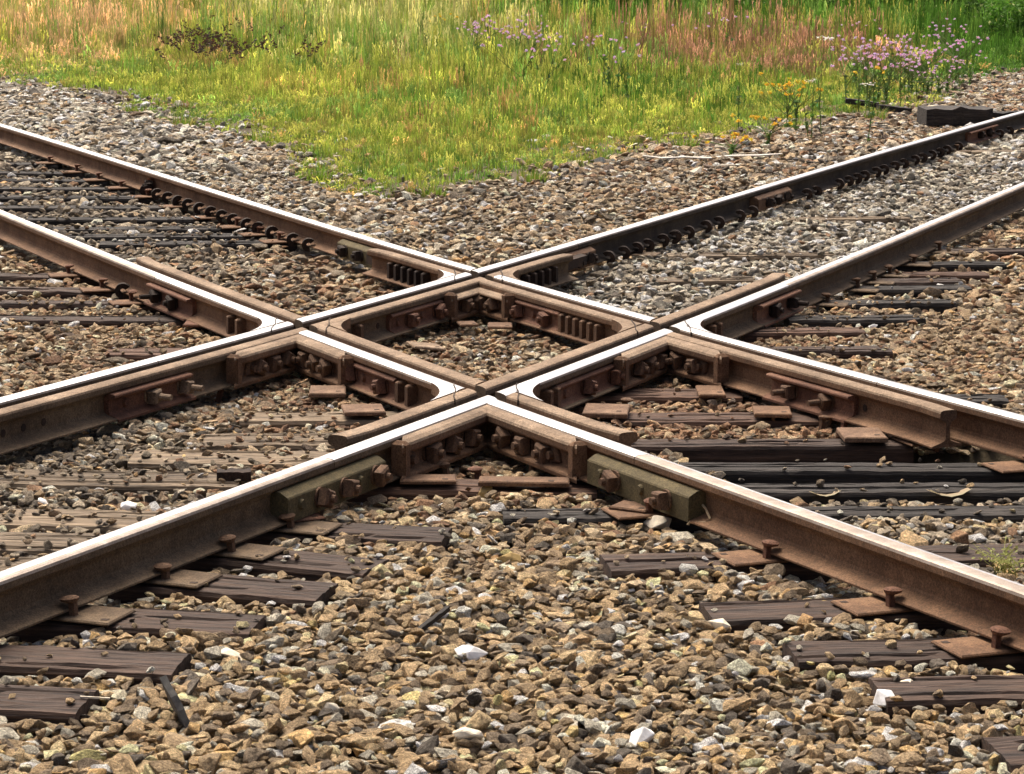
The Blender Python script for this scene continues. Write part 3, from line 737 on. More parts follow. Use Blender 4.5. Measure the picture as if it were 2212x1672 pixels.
# ------------------------------------------------------------------ rail anchors
def anchor_mesh():
    mb = MB(); R = []
    for k in range(15):
        a = math.radians(-95+k*17); r = .027
        c = (.004+r*math.cos(a)*1.0, 0, r*math.sin(a)*.95)
        wd = .019+.008*math.sin(k/14*3.14); th = .0125
        er = (math.cos(a), math.sin(a))
        R.append([(c[0]+er[0]*th, -wd, c[2]+er[1]*th), (c[0]+er[0]*th, wd, c[2]+er[1]*th), (c[0]-er[0]*th, wd, c[2]-er[1]*th), (c[0]-er[0]*th, -wd, c[2]-er[1]*th)])
    mb.loft(R, 0); return mb.mesh('rail_anchor', [M['rust_dark']])
ANCH = anchor_mesh()
def anchors(key, us, extra=''):
    root, ax, p0, a, sg, far, o0 = RAILS[key]; d, n = AX[ax]; us = sorted(us, reverse=(key == 'Bf_l'))
    for i, u in enumerate(us):
        t = t_at(ax, p0-.06, u); o = bpy.data.objects.new('rail_anchor', ANCH); COL.objects.link(o)
        Mx = frame(Vector(point(ax, p0-.066, t, -.118)), (*(-n), 0)); yw = random.uniform(.25, .6)*(1 if i % 2 else .7)
        o.matrix_world = Mx @ Matrix.Rotation(-yw if ax == 'B' else yw, 4, 'Z') @ Matrix.Rotation(random.uniform(-.2, .2), 4, 'Y')
        tagset(o, f'dark curled rail anchor on the {RNAME[key]}, {ORD[i+1]} from the diamond', 'rail anchor', 'rail anchors clipped to the rails')
zx = lambda l: [x/2.011/1.4747 for x in l]
anchors('Bf_l', zx([1985, 1890, 1750, 1670, 1590, 1505, 1430, 1360, 1285, 1210, 1150, 1085, 1015, 950, 890, 835, 770, 550, 500, 435, 385, 330, 270, 205, 145, 90, 45, 5]))
zr = lambda l: [(2100+x/1.9036)/1.4747 for x in l]
anchors('Af_r', [(900+x/1.7015)/1.4747 for x in (1755, 1840, 1910, 1970, 2050, 2120)]+zr([80, 170, 280, 350, 480, 555, 885, 945, 1085, 1140, 1190, 1240, 1310, 1355, 1420, 1475, 1545, 1590, 1650, 1695, 1740, 1810, 2060, 2120]))
anchors('Bn_l', zx([800]))

# ------------------------------------------------------------------ scatter by geometry nodes (gravel, grass)
def hull_stone(seed, flat):
    r = np.random.default_rng(seed); bm = bmesh.new()
    n = r.integers(14, 24)
    for _ in range(n):
        v = r.normal(size=3); v /= np.linalg.norm(v); v *= r.uniform(.75, 1.1)
        bm.verts.new((v[0]*r.uniform(.95, 1.05), v[1]*r.uniform(.78, .86), v[2]*flat))
    res = bmesh.ops.convex_hull(bm, input=bm.verts)
    bmesh.ops.delete(bm, geom=[v for v in bm.verts if not v.link_faces], context='VERTS')
    bmesh.ops.bevel(bm, geom=bm.edges[:], offset=.07, segments=1, affect='EDGES', profile=.5, clamp_overlap=True)
    bmesh.ops.recalc_face_normals(bm, faces=bm.faces)
    bm.verts.index_update(); V = [tuple(v.co*.5) for v in bm.verts]; F = [tuple(x.index for x in f.verts) for f in bm.faces]; bm.free(); return V, F
def scatter(name, protos, pos, rot, scl, col, mat, label, cat=None, kind='stuff', smooth=False):
    V, F, PID, TINT = [], [], [], []
    for k, pr in enumerate(protos):
        b = len(V); V += pr[0]; F += [tuple(b+i for i in f) for f in pr[1]]; PID += [k]*len(pr[0]); TINT += pr[2] if len(pr) > 2 else [(1, 1, 1)]*len(pr[0])
    nv = len(V); N = len(pos)
    me = bpy.data.meshes.new(name); me.from_pydata(V+[tuple(p) for p in pos.tolist()], [], F)
    me.materials.append(mat)
    if smooth: me.polygons.foreach_set('use_smooth', [True]*len(F))
    def attr(nm, typ, arr, prop):
        a = me.attributes.new(nm, typ, 'POINT'); a.data.foreach_set(prop, np.ascontiguousarray(arr).ravel())
    z3 = np.zeros((nv, 3))
    attr('proto', 'BOOLEAN', np.r_[np.ones(nv, bool), np.zeros(N, bool)], 'value')
    attr('pid', 'INT', np.r_[np.array(PID, np.int32), np.zeros(N, np.int32)], 'value')
    attr('idx', 'INT', np.r_[np.zeros(nv, np.int32), rng.integers(0, len(protos), N).astype(np.int32)], 'value')
    attr('rot', 'FLOAT_VECTOR', np.r_[z3, rot].astype(np.float32), 'vector')
    attr('scl', 'FLOAT_VECTOR', np.r_[z3, scl].astype(np.float32), 'vector')
    c4 = np.ones((nv+N, 4), np.float32); c4[nv:, :3] = col; attr('col', 'FLOAT_COLOR', c4, 'color')
    t4 = np.ones((nv+N, 4), np.float32); t4[:nv, :3] = np.array(TINT); attr('tint', 'FLOAT_COLOR', t4, 'color')
    o = bpy.data.objects.new(name, me); COL.objects.link(o)
    g = bpy.data.node_groups.new(name+'_scatter', 'GeometryNodeTree')
    g.interface.new_socket('Geometry', in_out='INPUT', socket_type='NodeSocketGeometry'); g.interface.new_socket('Geometry', in_out='OUTPUT', socket_type='NodeSocketGeometry')
    nn = g.nodes.new; gi, gout = nn('NodeGroupInput'), nn('NodeGroupOutput')
    def na(nm, dt):
        x = nn('GeometryNodeInputNamedAttribute'); x.data_type = dt; x.inputs['Name'].default_value = nm; return x.outputs['Attribute']
    sep = nn('GeometryNodeSeparateGeometry'); sep.domain = 'POINT'
    spl = nn('GeometryNodeSplitToInstances'); spl.domain = 'POINT'
    iop = nn('GeometryNodeInstanceOnPoints'); iop.inputs['Pick Instance'].default_value = True
    L = g.links.new
    L(gi.outputs[0], sep.inputs['Geometry']); L(na('proto', 'BOOLEAN'), sep.inputs['Selection'])
    L(sep.outputs[0], spl.inputs[0]); L(na('pid', 'INT'), spl.inputs['Group ID'])
    L(sep.outputs[1], iop.inputs['Points']); L(spl.outputs[0], iop.inputs['Instance']); L(na('idx', 'INT'), iop.inputs['Instance Index'])
    e2r = nn('FunctionNodeEulerToRotation'); L(na('rot', 'FLOAT_VECTOR'), e2r.inputs[0]); L(e2r.outputs[0], iop.inputs['Rotation'])
    L(na('scl', 'FLOAT_VECTOR'), iop.inputs['Scale']); L(iop.outputs[0], gout.inputs[0])
    m = o.modifiers.new('scatter', 'NODES'); m.node_group = g
    return tagset(o, label, cat, kind=kind)

# ---- ballast
def view_uv(x, y, dz=-.18):
    q = np.stack([x, y, ztop(x, y)+dz-CAM_H], -1); w_ = q@FW
    return 1106+FPX*(q@RX)/w_, 836+FPX*(q@DN)/w_
def jitter(sp, x0, x1, y0, y1):
    xs, ys = np.arange(x0, x1, sp), np.arange(y0, y1, sp*.9); X, Y = np.meshgrid(xs, ys); X = X+(np.arange(len(ys)) % 2)[:, None]*sp/2
    X = X+rng.uniform(-.45, .45, X.shape)*sp; Y = Y+rng.uniform(-.45, .45, Y.shape)*sp; return X.ravel(), Y.ravel()
RAILLINES = [('A', RUN_F), ('A', RUN_N), ('B', RUN_F), ('B', RUN_N)]
def near_rail(x, y):
    """signed distance to the nearest rail axis (small = under a rail)"""
    dmin = np.full(x.shape, 9.)
    for ax, p0 in RAILLINES:
        d, n = AX[ax]; p = (x-CX)*n[0]+(y-CY)*n[1]; dmin = np.minimum(dmin, np.abs(p-p0))
    for ax, p0, t0, t1 in (('A', GRD_F, -4.6, 2.3), ('A', GRD_N, -2.2, 2.6), ('B', GRD_F, -2.7, 2.5), ('B', GRD_N, -2.6, 2.2)):
        d, n = AX[ax]; p = (x-CX)*n[0]+(y-CY)*n[1]; t = (x-CX)*d[0]+(y-CY)*d[1]
        dmin = np.where((t > t0) & (t < t1), np.minimum(dmin, np.abs(p-p0)), dmin)
    return dmin
def tie_cover(x, y, grow=0.0):
    """(on a tie, tie top z, grey wood)"""
    on = np.zeros(x.shape, bool); zt = np.zeros(x.shape); grey = np.zeros(x.shape)
    for mid, td, hl, hw, z, mat, bury in TIEG:
        dx, dy = x-mid[0], y-mid[1]; a = dx*td[0]+dy*td[1]; b = -dx*td[1]+dy*td[0]
        k = (np.abs(a) < hl+grow) & (np.abs(b) < hw+grow); on |= k; zt = np.where(k, z, zt); grey = np.where(k, bury, grey)
    return on, zt, grey
PAL = {'fore': [((.32, .215, .105), 5), ((.42, .30, .15), 3), ((.23, .16, .085), 4), ((.15, .11, .07), 3), ((.28, .26, .21), 2), ((.60, .51, .36), 1.2), ((.70, .62, .48), .5), ((.42, .26, .09), .7), ((.09, .075, .06), 1.2)],
       'rust': [((.24, .125, .06), 5), ((.31, .19, .095), 4), ((.16, .085, .045), 4), ((.22, .16, .095), 3), ((.42, .30, .17), 1.2), ((.72, .68, .6), .12), ((.08, .055, .04), 1.5)],
       'grey': [((.34, .30, .235), 5), ((.46, .41, .33), 4), ((.22, .195, .16), 4), ((.13, .12, .10), 3), ((.66, .60, .49), 2), ((.85, .82, .75), .8)],
       'dark': [((.15, .12, .085), 5), ((.24, .195, .14), 4), ((.085, .07, .055), 4), ((.34, .28, .2), 2), ((.5, .44, .34), .8), ((.82, .78, .7), .35), ((.22, .12, .06), .8)],
       'tan': [((.27, .185, .10), 5), ((.36, .27, .16), 4), ((.18, .125, .075), 4), ((.12, .095, .065), 2), ((.5, .42, .30), 1.5), ((.8, .76, .68), .3), ((.38, .22, .08), .5)]}
def zone_weights(x, y):
    u, v = view_uv(x, y); d, n = AX['A']; pA = (x-CX)*NA[0]+(y-CY)*NA[1]; pB = (x-CX)*NB[0]+(y-CY)*NB[1]
    sm = lambda z: 1/(1+np.exp(-z))
    W = {k: np.zeros(x.shape)+1e-3 for k in PAL}
    fore = (pA < -S2) & (pB < -S2); inA = np.abs(pA) < S2; inB = np.abs(pB) < S2
    r = np.hypot(x-CX, y-CY)
    W['fore'] += np.where(fore, sm((v-1130)/60), 0); W['rust'] += np.where(fore, sm((1080-v)/40)*.8, 0); W['tan'] += np.where(fore, .5*sm((1250-v)/80), 0)
    left = (pA > S2) & (pB < -S2); W['rust'] += np.where(left, .7*sm((u-120)/120), 0); W['tan'] += np.where(left, 1.0, 0)
    right = (pA < -S2) & (pB > S2); W['tan'] += np.where(right, 1.1*sm((u-1700)/90), 0); W['rust'] += np.where(right, .35+.6*sm((1700-u)/90), 0)
    # between the rails of A, left-lower side and right-upper side
    lowA = inA & (pB < -S2); W['dark'] += np.where(lowA, 1.2*sm((430-u)/90), 0); W['rust'] += np.where(lowA, 1.1*sm((u-560)/70), 0); W['tan'] += np.where(lowA, .5, 0)
    upA = inA & (pB > S2); W['grey'] += np.where(upA, 1.2*sm((u-1300)/60), 0); W['dark'] += np.where(upA, .5, 0)
    upB = inB & (pA > S2); W['dark'] += np.where(upB, 1.3*sm((560-u)/100), 0); W['rust'] += np.where(upB, .5*sm((u-480)/80), 0); W['tan'] += np.where(upB, .3, 0)
    lowB = inB & (pA < -S2); W['rust'] += np.where(lowB, 1.5*sm((960-v)/25), 0); W['dark'] += np.where(lowB, .9*sm((v-1040)/30), 0); W['fore'] += np.where(lowB, .7*sm((v-1040)/30), 0)
    mid = inA & inB; W['tan'] += np.where(mid, .9, 0); W['rust'] += np.where(mid, .6, 0); W['dark'] += np.where(mid, .3, 0)
    back = (pA > S2) & (pB > S2); W['grey'] += np.where(back, 1.1*sm((560-u)/160)+.25, 0); W['tan'] += np.where(back, .9*sm((u-520)/160)*sm((1500-u)/200)+.25, 0); W['dark'] += np.where(back, .45, 0)
    W['rust'] += np.where(back, .35*sm((u-1350)/200), 0)
    return W
def ballast_layer(sp, zoff, size, x0, x1, y0, y1, keep=1.0):
    x, y = jitter(sp, x0, x1, y0, y1); u, v = view_uv(x, y)
    k = (u > -160) & (u < 2372) & (v > 60) & (v < 1850)
    if keep < 1: k &= rng.random(x.shape) < keep
    x, y = x[k], y[k]
    ed = segdist(x, y, MEAD[:-2], False); ins = inpoly(x, y, MEAD)
    k = ~ins | (rng.random(x.shape) < .55*np.exp(-ed/.35)); x, y = x[k], y[k]
    nr = near_rail(x, y); on, zt, grey = tie_cover(x, y, .012); onb, _, _ = tie_cover(x, y, .035)
    z = ztop(x, y)+ballast_dz(x, y)+zoff+rng.normal(0, .007, x.shape)
    under = nr < .085; z = np.where(under & ~inpoly(x, y, CRIB), ztop(x, y)-.205, z)
    crib = inpoly(x, y, CRIB)
    pk = grey
    stray = on & (rng.random(x.shape) < pk) & (nr > .12)
    k = (~on | stray); x, y, z, on, zt, nr, crib = x[k], y[k], z[k], on[k], zt[k], nr[k], crib[k]
    s = size*np.exp(rng.normal(0, .30, x.shape)); s = np.where(on, s*.6, s); z = np.where(on, zt+s*.22, z)
    return x, y, z, s, on
LY = [ballast_layer(.031, -.010, .041, -4.5, 4.5, 3.6, 12.2), ballast_layer(.038, .003, .043, -4.5, 4.5, 3.6, 12.2, .9), ballast_layer(.07, .009, .034, -4.5, 4.5, 3.6, 12.2, .8),
      ballast_layer(.046, -.006, .056, -9, 9, 12.2, 19), ballast_layer(.10, .010, .055, -9, 9, 12.2, 19, .8),
      ballast_layer(.065, -.002, .075, -13, 13, 19, 34)]
X, Y, Z, Ssz, ON = [np.concatenate([l[i] for l in LY]) for i in range(5)]
W = zone_weights(X, Y); keys = list(PAL); wm_ = np.stack([W[k] for k in keys], -1); wm_ /= wm_.sum(1, keepdims=True)
zi = (rng.random(len(X))[:, None] > np.cumsum(wm_, 1)).sum(1).clip(0, len(keys)-1)
C = np.zeros((len(X), 3))
for j, k in enumerate(keys):
    cols = np.array([c for c, _ in PAL[k]]); pw = np.array([p for _, p in PAL[k]]); m_ = zi == j
    C[m_] = cols[rng.choice(len(cols), m_.sum(), p=pw/pw.sum())]
C = C*.78+.22*C.mean(1, keepdims=True)*np.array([1.05, 1.0, .88])
C *= 1.95*np.exp(rng.normal(0, .18, len(X)))[:, None]
tiltx, tilty = rng.normal(0, .27, len(X)), rng.normal(0, .27, len(X))
PROT = [hull_stone(100+i, f) for i, f in enumerate(np.linspace(.30, .78, 22))]
scatter('gravel', PROT, np.stack([X, Y, Z], -1), np.stack([tiltx, tilty, rng.uniform(0, 6.283, len(X))], -1),
        np.stack([Ssz*rng.uniform(.9, 1.35, len(X)), Ssz*rng.uniform(.8, 1.1, len(X)), Ssz*rng.uniform(.75, 1.1, len(X))], -1), C.clip(0, .8), M['stone'], 'angular tan, grey and rust stained ballast stones filling the track bed')
print('ballast stones', len(X))

# ------------------------------------------------------------------ meadow grass
def blade(V, F, Tn, x, y, h, wd, lean, az, tint, tipt, seg=3):
    b = len(V); pr = (-math.sin(az), math.cos(az)); dr = (math.cos(az), math.sin(az)); fa = random.uniform(-.6, .6)
    pr = (pr[0]*math.cos(fa)-pr[1]*math.sin(fa), pr[0]*math.sin(fa)+pr[1]*math.cos(fa))
    for i in range(seg+1):
        f = i/seg; hh = h*f*(1-.25*lean*f); off = lean*h*f*f; ww = wd*(1-f**1.5)*.5
        c = tuple(tint[k]*(1-f)+tipt[k]*f for k in range(3))
        if i < seg:
            V += [(x+dr[0]*off-pr[0]*ww, y+dr[1]*off-pr[1]*ww, hh), (x+dr[0]*off+pr[0]*ww, y+dr[1]*off+pr[1]*ww, hh)]; Tn += [c, c]
        else: V.append((x+dr[0]*off, y+dr[1]*off, hh)); Tn.append(c)
    for i in range(seg-1): F.append((b+2*i, b+2*i+1, b+2*i+3, b+2*i+2))
    F.append((b+2*seg-2, b+2*seg-1, b+2*seg))
def card(V, F, Tn, c, s, tint, dirv=None):
    """small leaf: a bent pair of triangles"""
    b = len(V); a = Vector(dirv) if dirv else Vector((random.gauss(0, 1), random.gauss(0, 1), random.gauss(0, .7))); a.normalize()
    q = a.cross(Vector((random.gauss(0, 1), random.gauss(0, 1), random.gauss(0, 1)))).normalized(); c = Vector(c); n = a.cross(q)
    V += [tuple(c-a*s*.5), tuple(c+q*s*.28+n*s*.08), tuple(c+a*s*.6), tuple(c-q*s*.28+n*s*.08)]; F.append((b, b+1, b+2, b+3)); Tn += [tint]*4
def tuft(n, spread, wd, lean, seedheads=0.0, tipcol=(1.15, 1.0, .8)):
    V, F, Tn = [], [], []
    for _ in range(n):
        r = spread*math.sqrt(random.random()); a = random.uniform(0, 6.283); h = random.uniform(.45, 1.0); g = random.uniform(.6, 1.4)
        if random.random() < .14: t = (1.25*g, 1.18*g, 1.3*g)
        else: t = (g*random.uniform(.85, 1.15), g, g*.9)
        x, y, L, az = r*math.cos(a), r*math.sin(a), abs(random.gauss(0, lean)), random.uniform(0, 6.283)
        blade(V, F, Tn, x, y, h, wd*random.uniform(.6, 1.3), L, az, t, tuple(t[k]*tipcol[k] for k in range(3)))
        if random.random() < seedheads:
            for k in range(7):
                hh = h*(.72+.3*k/7); off = L*h*(hh/h)**2
                card(V, F, Tn, (x+math.cos(az)*off+random.gauss(0, .02), y+math.sin(az)*off+random.gauss(0, .02), hh), .10, (2.1*g, 1.5*g, 1.9*g), (random.gauss(0, .5), random.gauss(0, .5), 1))
    return V, F, Tn
GP = [tuft(26, .5, .055, .32) for _ in range(6)]+[tuft(20, .5, .05, .22, .5) for _ in range(4)]
gp = []
for y0, y1, sp in ((12, 22, .085), (22, 30, .115), (30, 42, .16), (42, 58, .24), (58, 95, .36)):
    x, y = jitter(sp, -y1*.27, y1*.27, y0, y1); k = (np.abs(x) < y*.25+.5) & inpoly(x, y, MEAD); x, y = x[k], y[k]; gp.append((x, y, np.full(x.shape, sp)))
gx_, gy_, gs_ = [np.concatenate([g[i] for g in gp]) for i in range(3)]
ed = segdist(gx_, gy_, MEAD[:-2], False)
def vnoise(x, y, s, seed):
    r = np.random.default_rng(seed); tot = 0
    for o in range(4):
        f = s*2**o*.8; a, b, c, d_ = r.uniform(0, 6.28, 4); th = r.uniform(0, 3.14)
        tot = tot+(np.sin((x*math.cos(th)+y*math.sin(th))*f+a)+np.sin((-x*math.sin(th)+y*math.cos(th))*f*1.1+b)*np.cos(x*f*.7+c))/(1.6**o)
    return tot/2.6
k = rng.random(gx_.shape) < np.clip(.05+ed/1.2+.7*vnoise(gx_, gy_, 2.2, 5), .06, 1); gx_, gy_, gs_, ed = gx_[k], gy_[k], gs_[k], ed[k]
gu, gv = view_uv(gx_, gy_, -.2)
hgt = np.clip(.05+.045*ed, .05, .26)*(1+.35*vnoise(gx_, gy_, 1.1, 9)); hgt = np.where(ed > 5, np.maximum(hgt, .24)+.012*np.clip(gy_-24, 0, 14), hgt)
gauss = lambda u, v, u0, v0, su, sv: np.exp(-((u-u0)/su)**2-((v-v0)/sv)**2)
GC = {'lime': (.25, .34, .06), 'green': (.13, .26, .05), 'straw': (.40, .37, .16), 'silver': (.29, .37, .12), 'brown': (.22, .15, .075), 'red': (.25, .19, .095), 'deep': (.06, .165, .02), 'ochre': (.33, .30, .09)}
GW = {'lime': .75+.5*vnoise(gx_, gy_, .9, 1)+.5*((gv > 170)), 'green': .65+.8*vnoise(gx_, gy_, 1.3, 2), 'ochre': .22+.45*vnoise(gx_, gy_, 1.5, 3)+.25*np.exp(-ed/.6),
      'straw': 3*gauss(gu, gv, 170, 85, 230, 50)+.8*gauss(gu, gv, 0, 110, 150, 60), 'silver': 2.2*gauss(gu, gv, 830, 85, 280, 60), 'brown': 1.6*gauss(gu, gv, 810, 165, 110, 30)+.9*gauss(gu, gv, 1120, 200, 130, 35)+1.0*np.exp(-ed/.25),
      'red': 1.25*gauss(gu, gv, 1620, 150, 330, 40), 'deep': 3*gauss(gu, gv, 1650, 40, 480, 45)+2.6*gauss(gu, gv, 2130, 120, 130, 90)+1.0*gauss(gu, gv, 1500, 215, 350, 45)}
gk = list(GC); gw = np.stack([np.clip(GW[k]+0*gx_, 0.01, None) for k in gk], -1)**1.7; gw /= gw.sum(1, keepdims=True)
gz = (rng.random(len(gx_))[:, None] > np.cumsum(gw, 1)).sum(1).clip(0, len(gk)-1)
gcol_ = np.array([GC[k] for k in gk])[gz]*np.exp(rng.normal(0, .30, len(gx_)))[:, None]
hgt = hgt*np.where(gz == gk.index('red'), 1.5, 1)*np.where(gz == gk.index('brown'), .6, 1)*np.where(gz == gk.index('deep'), 1.25, 1)
hgt = hgt*np.exp(rng.normal(0, .32, len(hgt)))
scatter('meadow_grass', GP, np.stack([gx_, gy_, ztop(gx_, gy_)-.2], -1), np.stack([0*gx_, 0*gx_, rng.uniform(0, 6.283, len(gx_))], -1),
        np.stack([gs_*1.55, gs_*1.55, hgt], -1), gcol_.clip(0, .8), M['grass'], 'uncut lime green, straw and reddish meadow grass behind the tracks')
print('tufts', len(gx_))

# ------------------------------------------------------------------ single plants
def plantobj(name, V, F, Tn, loc, label, cat, group=None, rz=None, mesh=None):
    if mesh is None:
        mesh = bpy.data.meshes.new(name); mesh.from_pydata(V, [], F); mesh.materials.append(M['plant'])
        a = mesh.attributes.new('tint', 'FLOAT_COLOR', 'POINT'); t4 = np.ones((len(V), 4), np.float32); t4[:, :3] = np.array(Tn).clip(0, 1); a.data.foreach_set('color', t4.ravel())
    o = bpy.data.objects.new(name, mesh); COL.objects.link(o); o.location = loc; o.rotation_euler = (0, 0, random.uniform(0, 6.28) if rz is None else rz)
    return tagset(o, label, cat, group)
def stem(V, F, Tn, p0, p1, w, col):
    p0, p1 = Vector(p0), Vector(p1); d = (p1-p0).normalized(); q = d.to_track_quat('Z', 'Y'); b = len(V)
    for p, r in ((p0, w), (p1, w*.6)):
        for k in range(3): V.append(tuple(p+q @ Vector((r*math.cos(2.094*k), r*math.sin(2.094*k), 0)))); Tn.append(col)
    for k in range(3): F.append((b+k, b+(k+1) % 3, b+3+(k+1) % 3, b+3+k))
def ball(V, F, Tn, c, s, col, n=10, up=.6):
    for _ in range(n): card(V, F, Tn, Vector(c)+Vector((random.uniform(-1, 1)*s*.4, random.uniform(-1, 1)*s*.4, random.uniform(-1, 1)*s*.25)), s*random.uniform(.6, 1.1), tuple(x*random.uniform(.75, 1.2) for x in col))
def flower_plant(h, heads, col, spread, hs, scol=(.13, .19, .05), leaves=14, lcol=(.12, .2, .05), flat=False):
    V, F, Tn = [], [], []; top = Vector((random.gauss(0, .03), random.gauss(0, .03), h*.55)); stem(V, F, Tn, (0, 0, 0), top, .006, scol)
    for _ in range(heads):
        e = Vector((random.gauss(0, spread), random.gauss(0, spread), h*random.uniform(.78, 1.02))); stem(V, F, Tn, top*random.uniform(.5, 1), e, .004, scol)
        if flat:
            for _ in range(26):
                r = hs*math.sqrt(random.random()); a = random.uniform(0, 6.283); card(V, F, Tn, e+Vector((r*math.cos(a), r*math.sin(a), random.gauss(0, .006))), hs*.3, tuple(x*random.uniform(.85, 1.1) for x in col), (random.gauss(0, 1), random.gauss(0, 1), .1))
        else: ball(V, F, Tn, e, hs, col)
    for _ in range(leaves): card(V, F, Tn, top*random.uniform(.15, 1)+Vector((random.gauss(0, .01), random.gauss(0, .01), 0)), .06, tuple(x*random.uniform(.7, 1.3) for x in lcol))
    return V, F, Tn
PG = 'wild flowers in the meadow'
def flowers(name, boxes, n, h, mk, label, cat, group, nm=5, hj=.15):
    meshes = []
    for i in range(n):
        u0, v0, u1, v1 = random.choice(boxes); hh = h*random.uniform(1-hj, 1+hj); uu, vv = random.uniform(u0, u1), random.uniform(v0, v1); p = at(uu, vv, -.2+hh)
        for _ in range(9):
            if inpoly(np.array([p.x]), np.array([p.y-.4]), MEAD)[0]: break
            hh *= .85; p = at(uu, vv, -.2+hh)
        p.z = float(ztop(p.x, p.y))-.2
        if len(meshes) < nm: o = plantobj(name, *mk(), p, label, cat, group); meshes.append(o.data)
        else: o = plantobj(name, None, None, None, p, label, cat, group, mesh=random.choice(meshes))
        o.scale = (min(1, .4+.6*hh/h),)*2+(hh/h,)
purple = (.78, .52, .70)
flowers('purple_wildflower', [(1010, 30, 1180, 100), (1075, 8, 1190, 60), (1100, 60, 1230, 110), (1090, 30, 1140, 100)], 26, .62, lambda: flower_plant(.62, random.randint(3, 6), purple, .16, .034), 'purple wildflower in the loose patch at the top centre of the meadow', 'wildflower', 'purple flowers at the top centre')
flowers('purple_wildflower', [(1200, 60, 1390, 110), (1270, 40, 1400, 90), (1500, 20, 1600, 50)], 16, .62, lambda: flower_plant(.62, random.randint(2, 4), purple, .18, .034), 'purple wildflower scattered before the deep green bushes', 'wildflower', 'purple flowers before the bushes')
flowers('purple_wildflower', [(1830, 40, 2000, 110), (1850, 70, 1995, 140), (1900, 80, 2030, 160), (1840, 90, 1980, 135), (1990, 40, 2100, 150)], 46, .6, lambda: flower_plant(.6, random.randint(3, 6), purple, .16, .034), 'purple wildflower in the dense patch right of the white umbels', 'wildflower', 'purple flowers in the right patch')
flowers('purple_wildflower', [(2130, 0, 2215, 45), (2010, 110, 2100, 175)], 16, .6, lambda: flower_plant(.6, random.randint(2, 5), purple, .18, .034), 'purple wildflower near the top right corner', 'wildflower', 'purple flowers in the right corner')
for u, v, h, lab, hs in [(1781, 62, .95, 'tall white umbel flower, highest and most upright one', .09), (1878, 162, .6, 'white umbel flower, right one of the low pair', .07), (1752, 152, .62, 'small white umbel flower just above the yellow flowers', .045),
                         (1758, 146, .64, 'smaller white umbel behind the yellow flowers', .03), (1600, 95, .8, 'pale umbel flower among the reddish grass', .03)]:
    p = at(u, v, -.2+h); p.z = float(ztop(p.x, p.y))-.2; plantobj('umbel_flower', *flower_plant(h, 1, (.85, .83, .72), .005, hs, flat=True, leaves=8), p, lab, 'wildflower', PG)
for u, v, h, n, lab in [(1722, 162, .52, 5, 'yellow flowers in a cluster, upper one of two close clusters'), (1700, 184, .42, 6, 'yellow flowers in a wide cluster, lower one of two'), (948, 28, .6, 4, 'lone yellow flower plant at the top of the pale grass'),
                        (1880, 138, .5, 2, 'single orange yellow flower below the dense purple patch'), (1660, 255, .25, 5, 'low yellow flowering weed at the edge of the grass'), (1580, 290, .2, 5, 'small yellowish weed at the ballast edge left of the white strip')]:
    p = at(u, v, -.2+h); p.z = float(ztop(p.x, p.y))-.2; plantobj('yellow_wildflower', *flower_plant(h, n*2, (.80, .56, .06), .13, .036, flat=False), p, lab, 'wildflower', PG)
def dock():
    V, F, Tn = [], [], []; h = .5
    for _ in range(4):
        e = Vector((random.gauss(0, .2), random.gauss(0, .2), h*random.uniform(.7, 1.05))); stem(V, F, Tn, (0, 0, 0), e, .003, (.13, .13, .05))
        for k in range(11): f = random.uniform(.75, 1); card(V, F, Tn, e*f+Vector((random.gauss(0, .02), random.gauss(0, .02), 0)), .045, (.085*random.uniform(.6, 1.3), .042, .03))
    return V, F, Tn
flowers('dock_plant', [(390, 40, 520, 80), (400, 25, 500, 60), (530, 20, 650, 65), (430, 40, 640, 85)], 34, .5, dock, 'dark brown seeding dock plant in the patch at the upper left', 'weed', 'dark seeding docks')
def bush(h, r, n, col):
    V, F, Tn = [], [], []
    cl = [(random.gauss(0, r*.45), random.gauss(0, r*.45), h*random.uniform(.15, .9), r*random.uniform(.25, .5), random.uniform(.7, 1.3)) for _ in range(16)]
    for c in cl[:8]: stem(V, F, Tn, (0, 0, 0), c[:3], .012, (.1, .09, .05))
    for _ in range(n):
        c = random.choice(cl); d = Vector((random.gauss(0, 1), random.gauss(0, 1), random.gauss(0, 1))).normalized()*c[3]*random.uniform(.5, 1.05); p = Vector(c[:3])+d
        if p.z < .02: continue
        g = c[4]*random.uniform(.7, 1.35); t = (col[0]*g, col[1]*g, col[2]*g)
        if random.random() < .06: t = (.5, .55, .22)
        card(V, F, Tn, p, .085, t)
    return V, F, Tn
BL = ['first', 'second', 'third', 'fourth', 'fifth', 'sixth', 'seventh', 'eighth', 'ninth', 'tenth', 'eleventh']
for i, (u, v, h, r) in enumerate([(1235, 66, 1.2, .75), (1330, 74, 1.1, .7), (1440, 78, 1.1, .8), (1550, 72, 1.15, .8), (1670, 68, 1.1, .8), (1790, 64, 1.1, .75), (1900, 66, 1.15, .75), (2010, 70, 1.1, .7), (2090, 70, .75, .6), (2160, 95, .7, .55), (2215, 110, .7, .6)]):
    p = at(u, v, -.2); plantobj('green_bush', *bush(h, r, 2600, (.075, .17, .022)), p, f'deep green leafy bush behind the flowers, {BL[i]} from the left', 'bush', 'bushes at the back of the meadow')
def tuftplant(h, n, spread, c0, c1):
    V, F, Tn = [], [], []
    for _ in range(n):
        a = random.uniform(0, 6.283); r = spread*math.sqrt(random.random()); g = random.uniform(.7, 1.3); c = c0 if random.random() < .75 else c1
        blade(V, F, Tn, r*math.cos(a), r*math.sin(a), h*random.uniform(.5, 1.1), .010, abs(random.gauss(.35, .3)), a+random.gauss(0, .5), tuple(x*g for x in c), tuple(x*g*1.15 for x in c), 4)
    return V, F, Tn
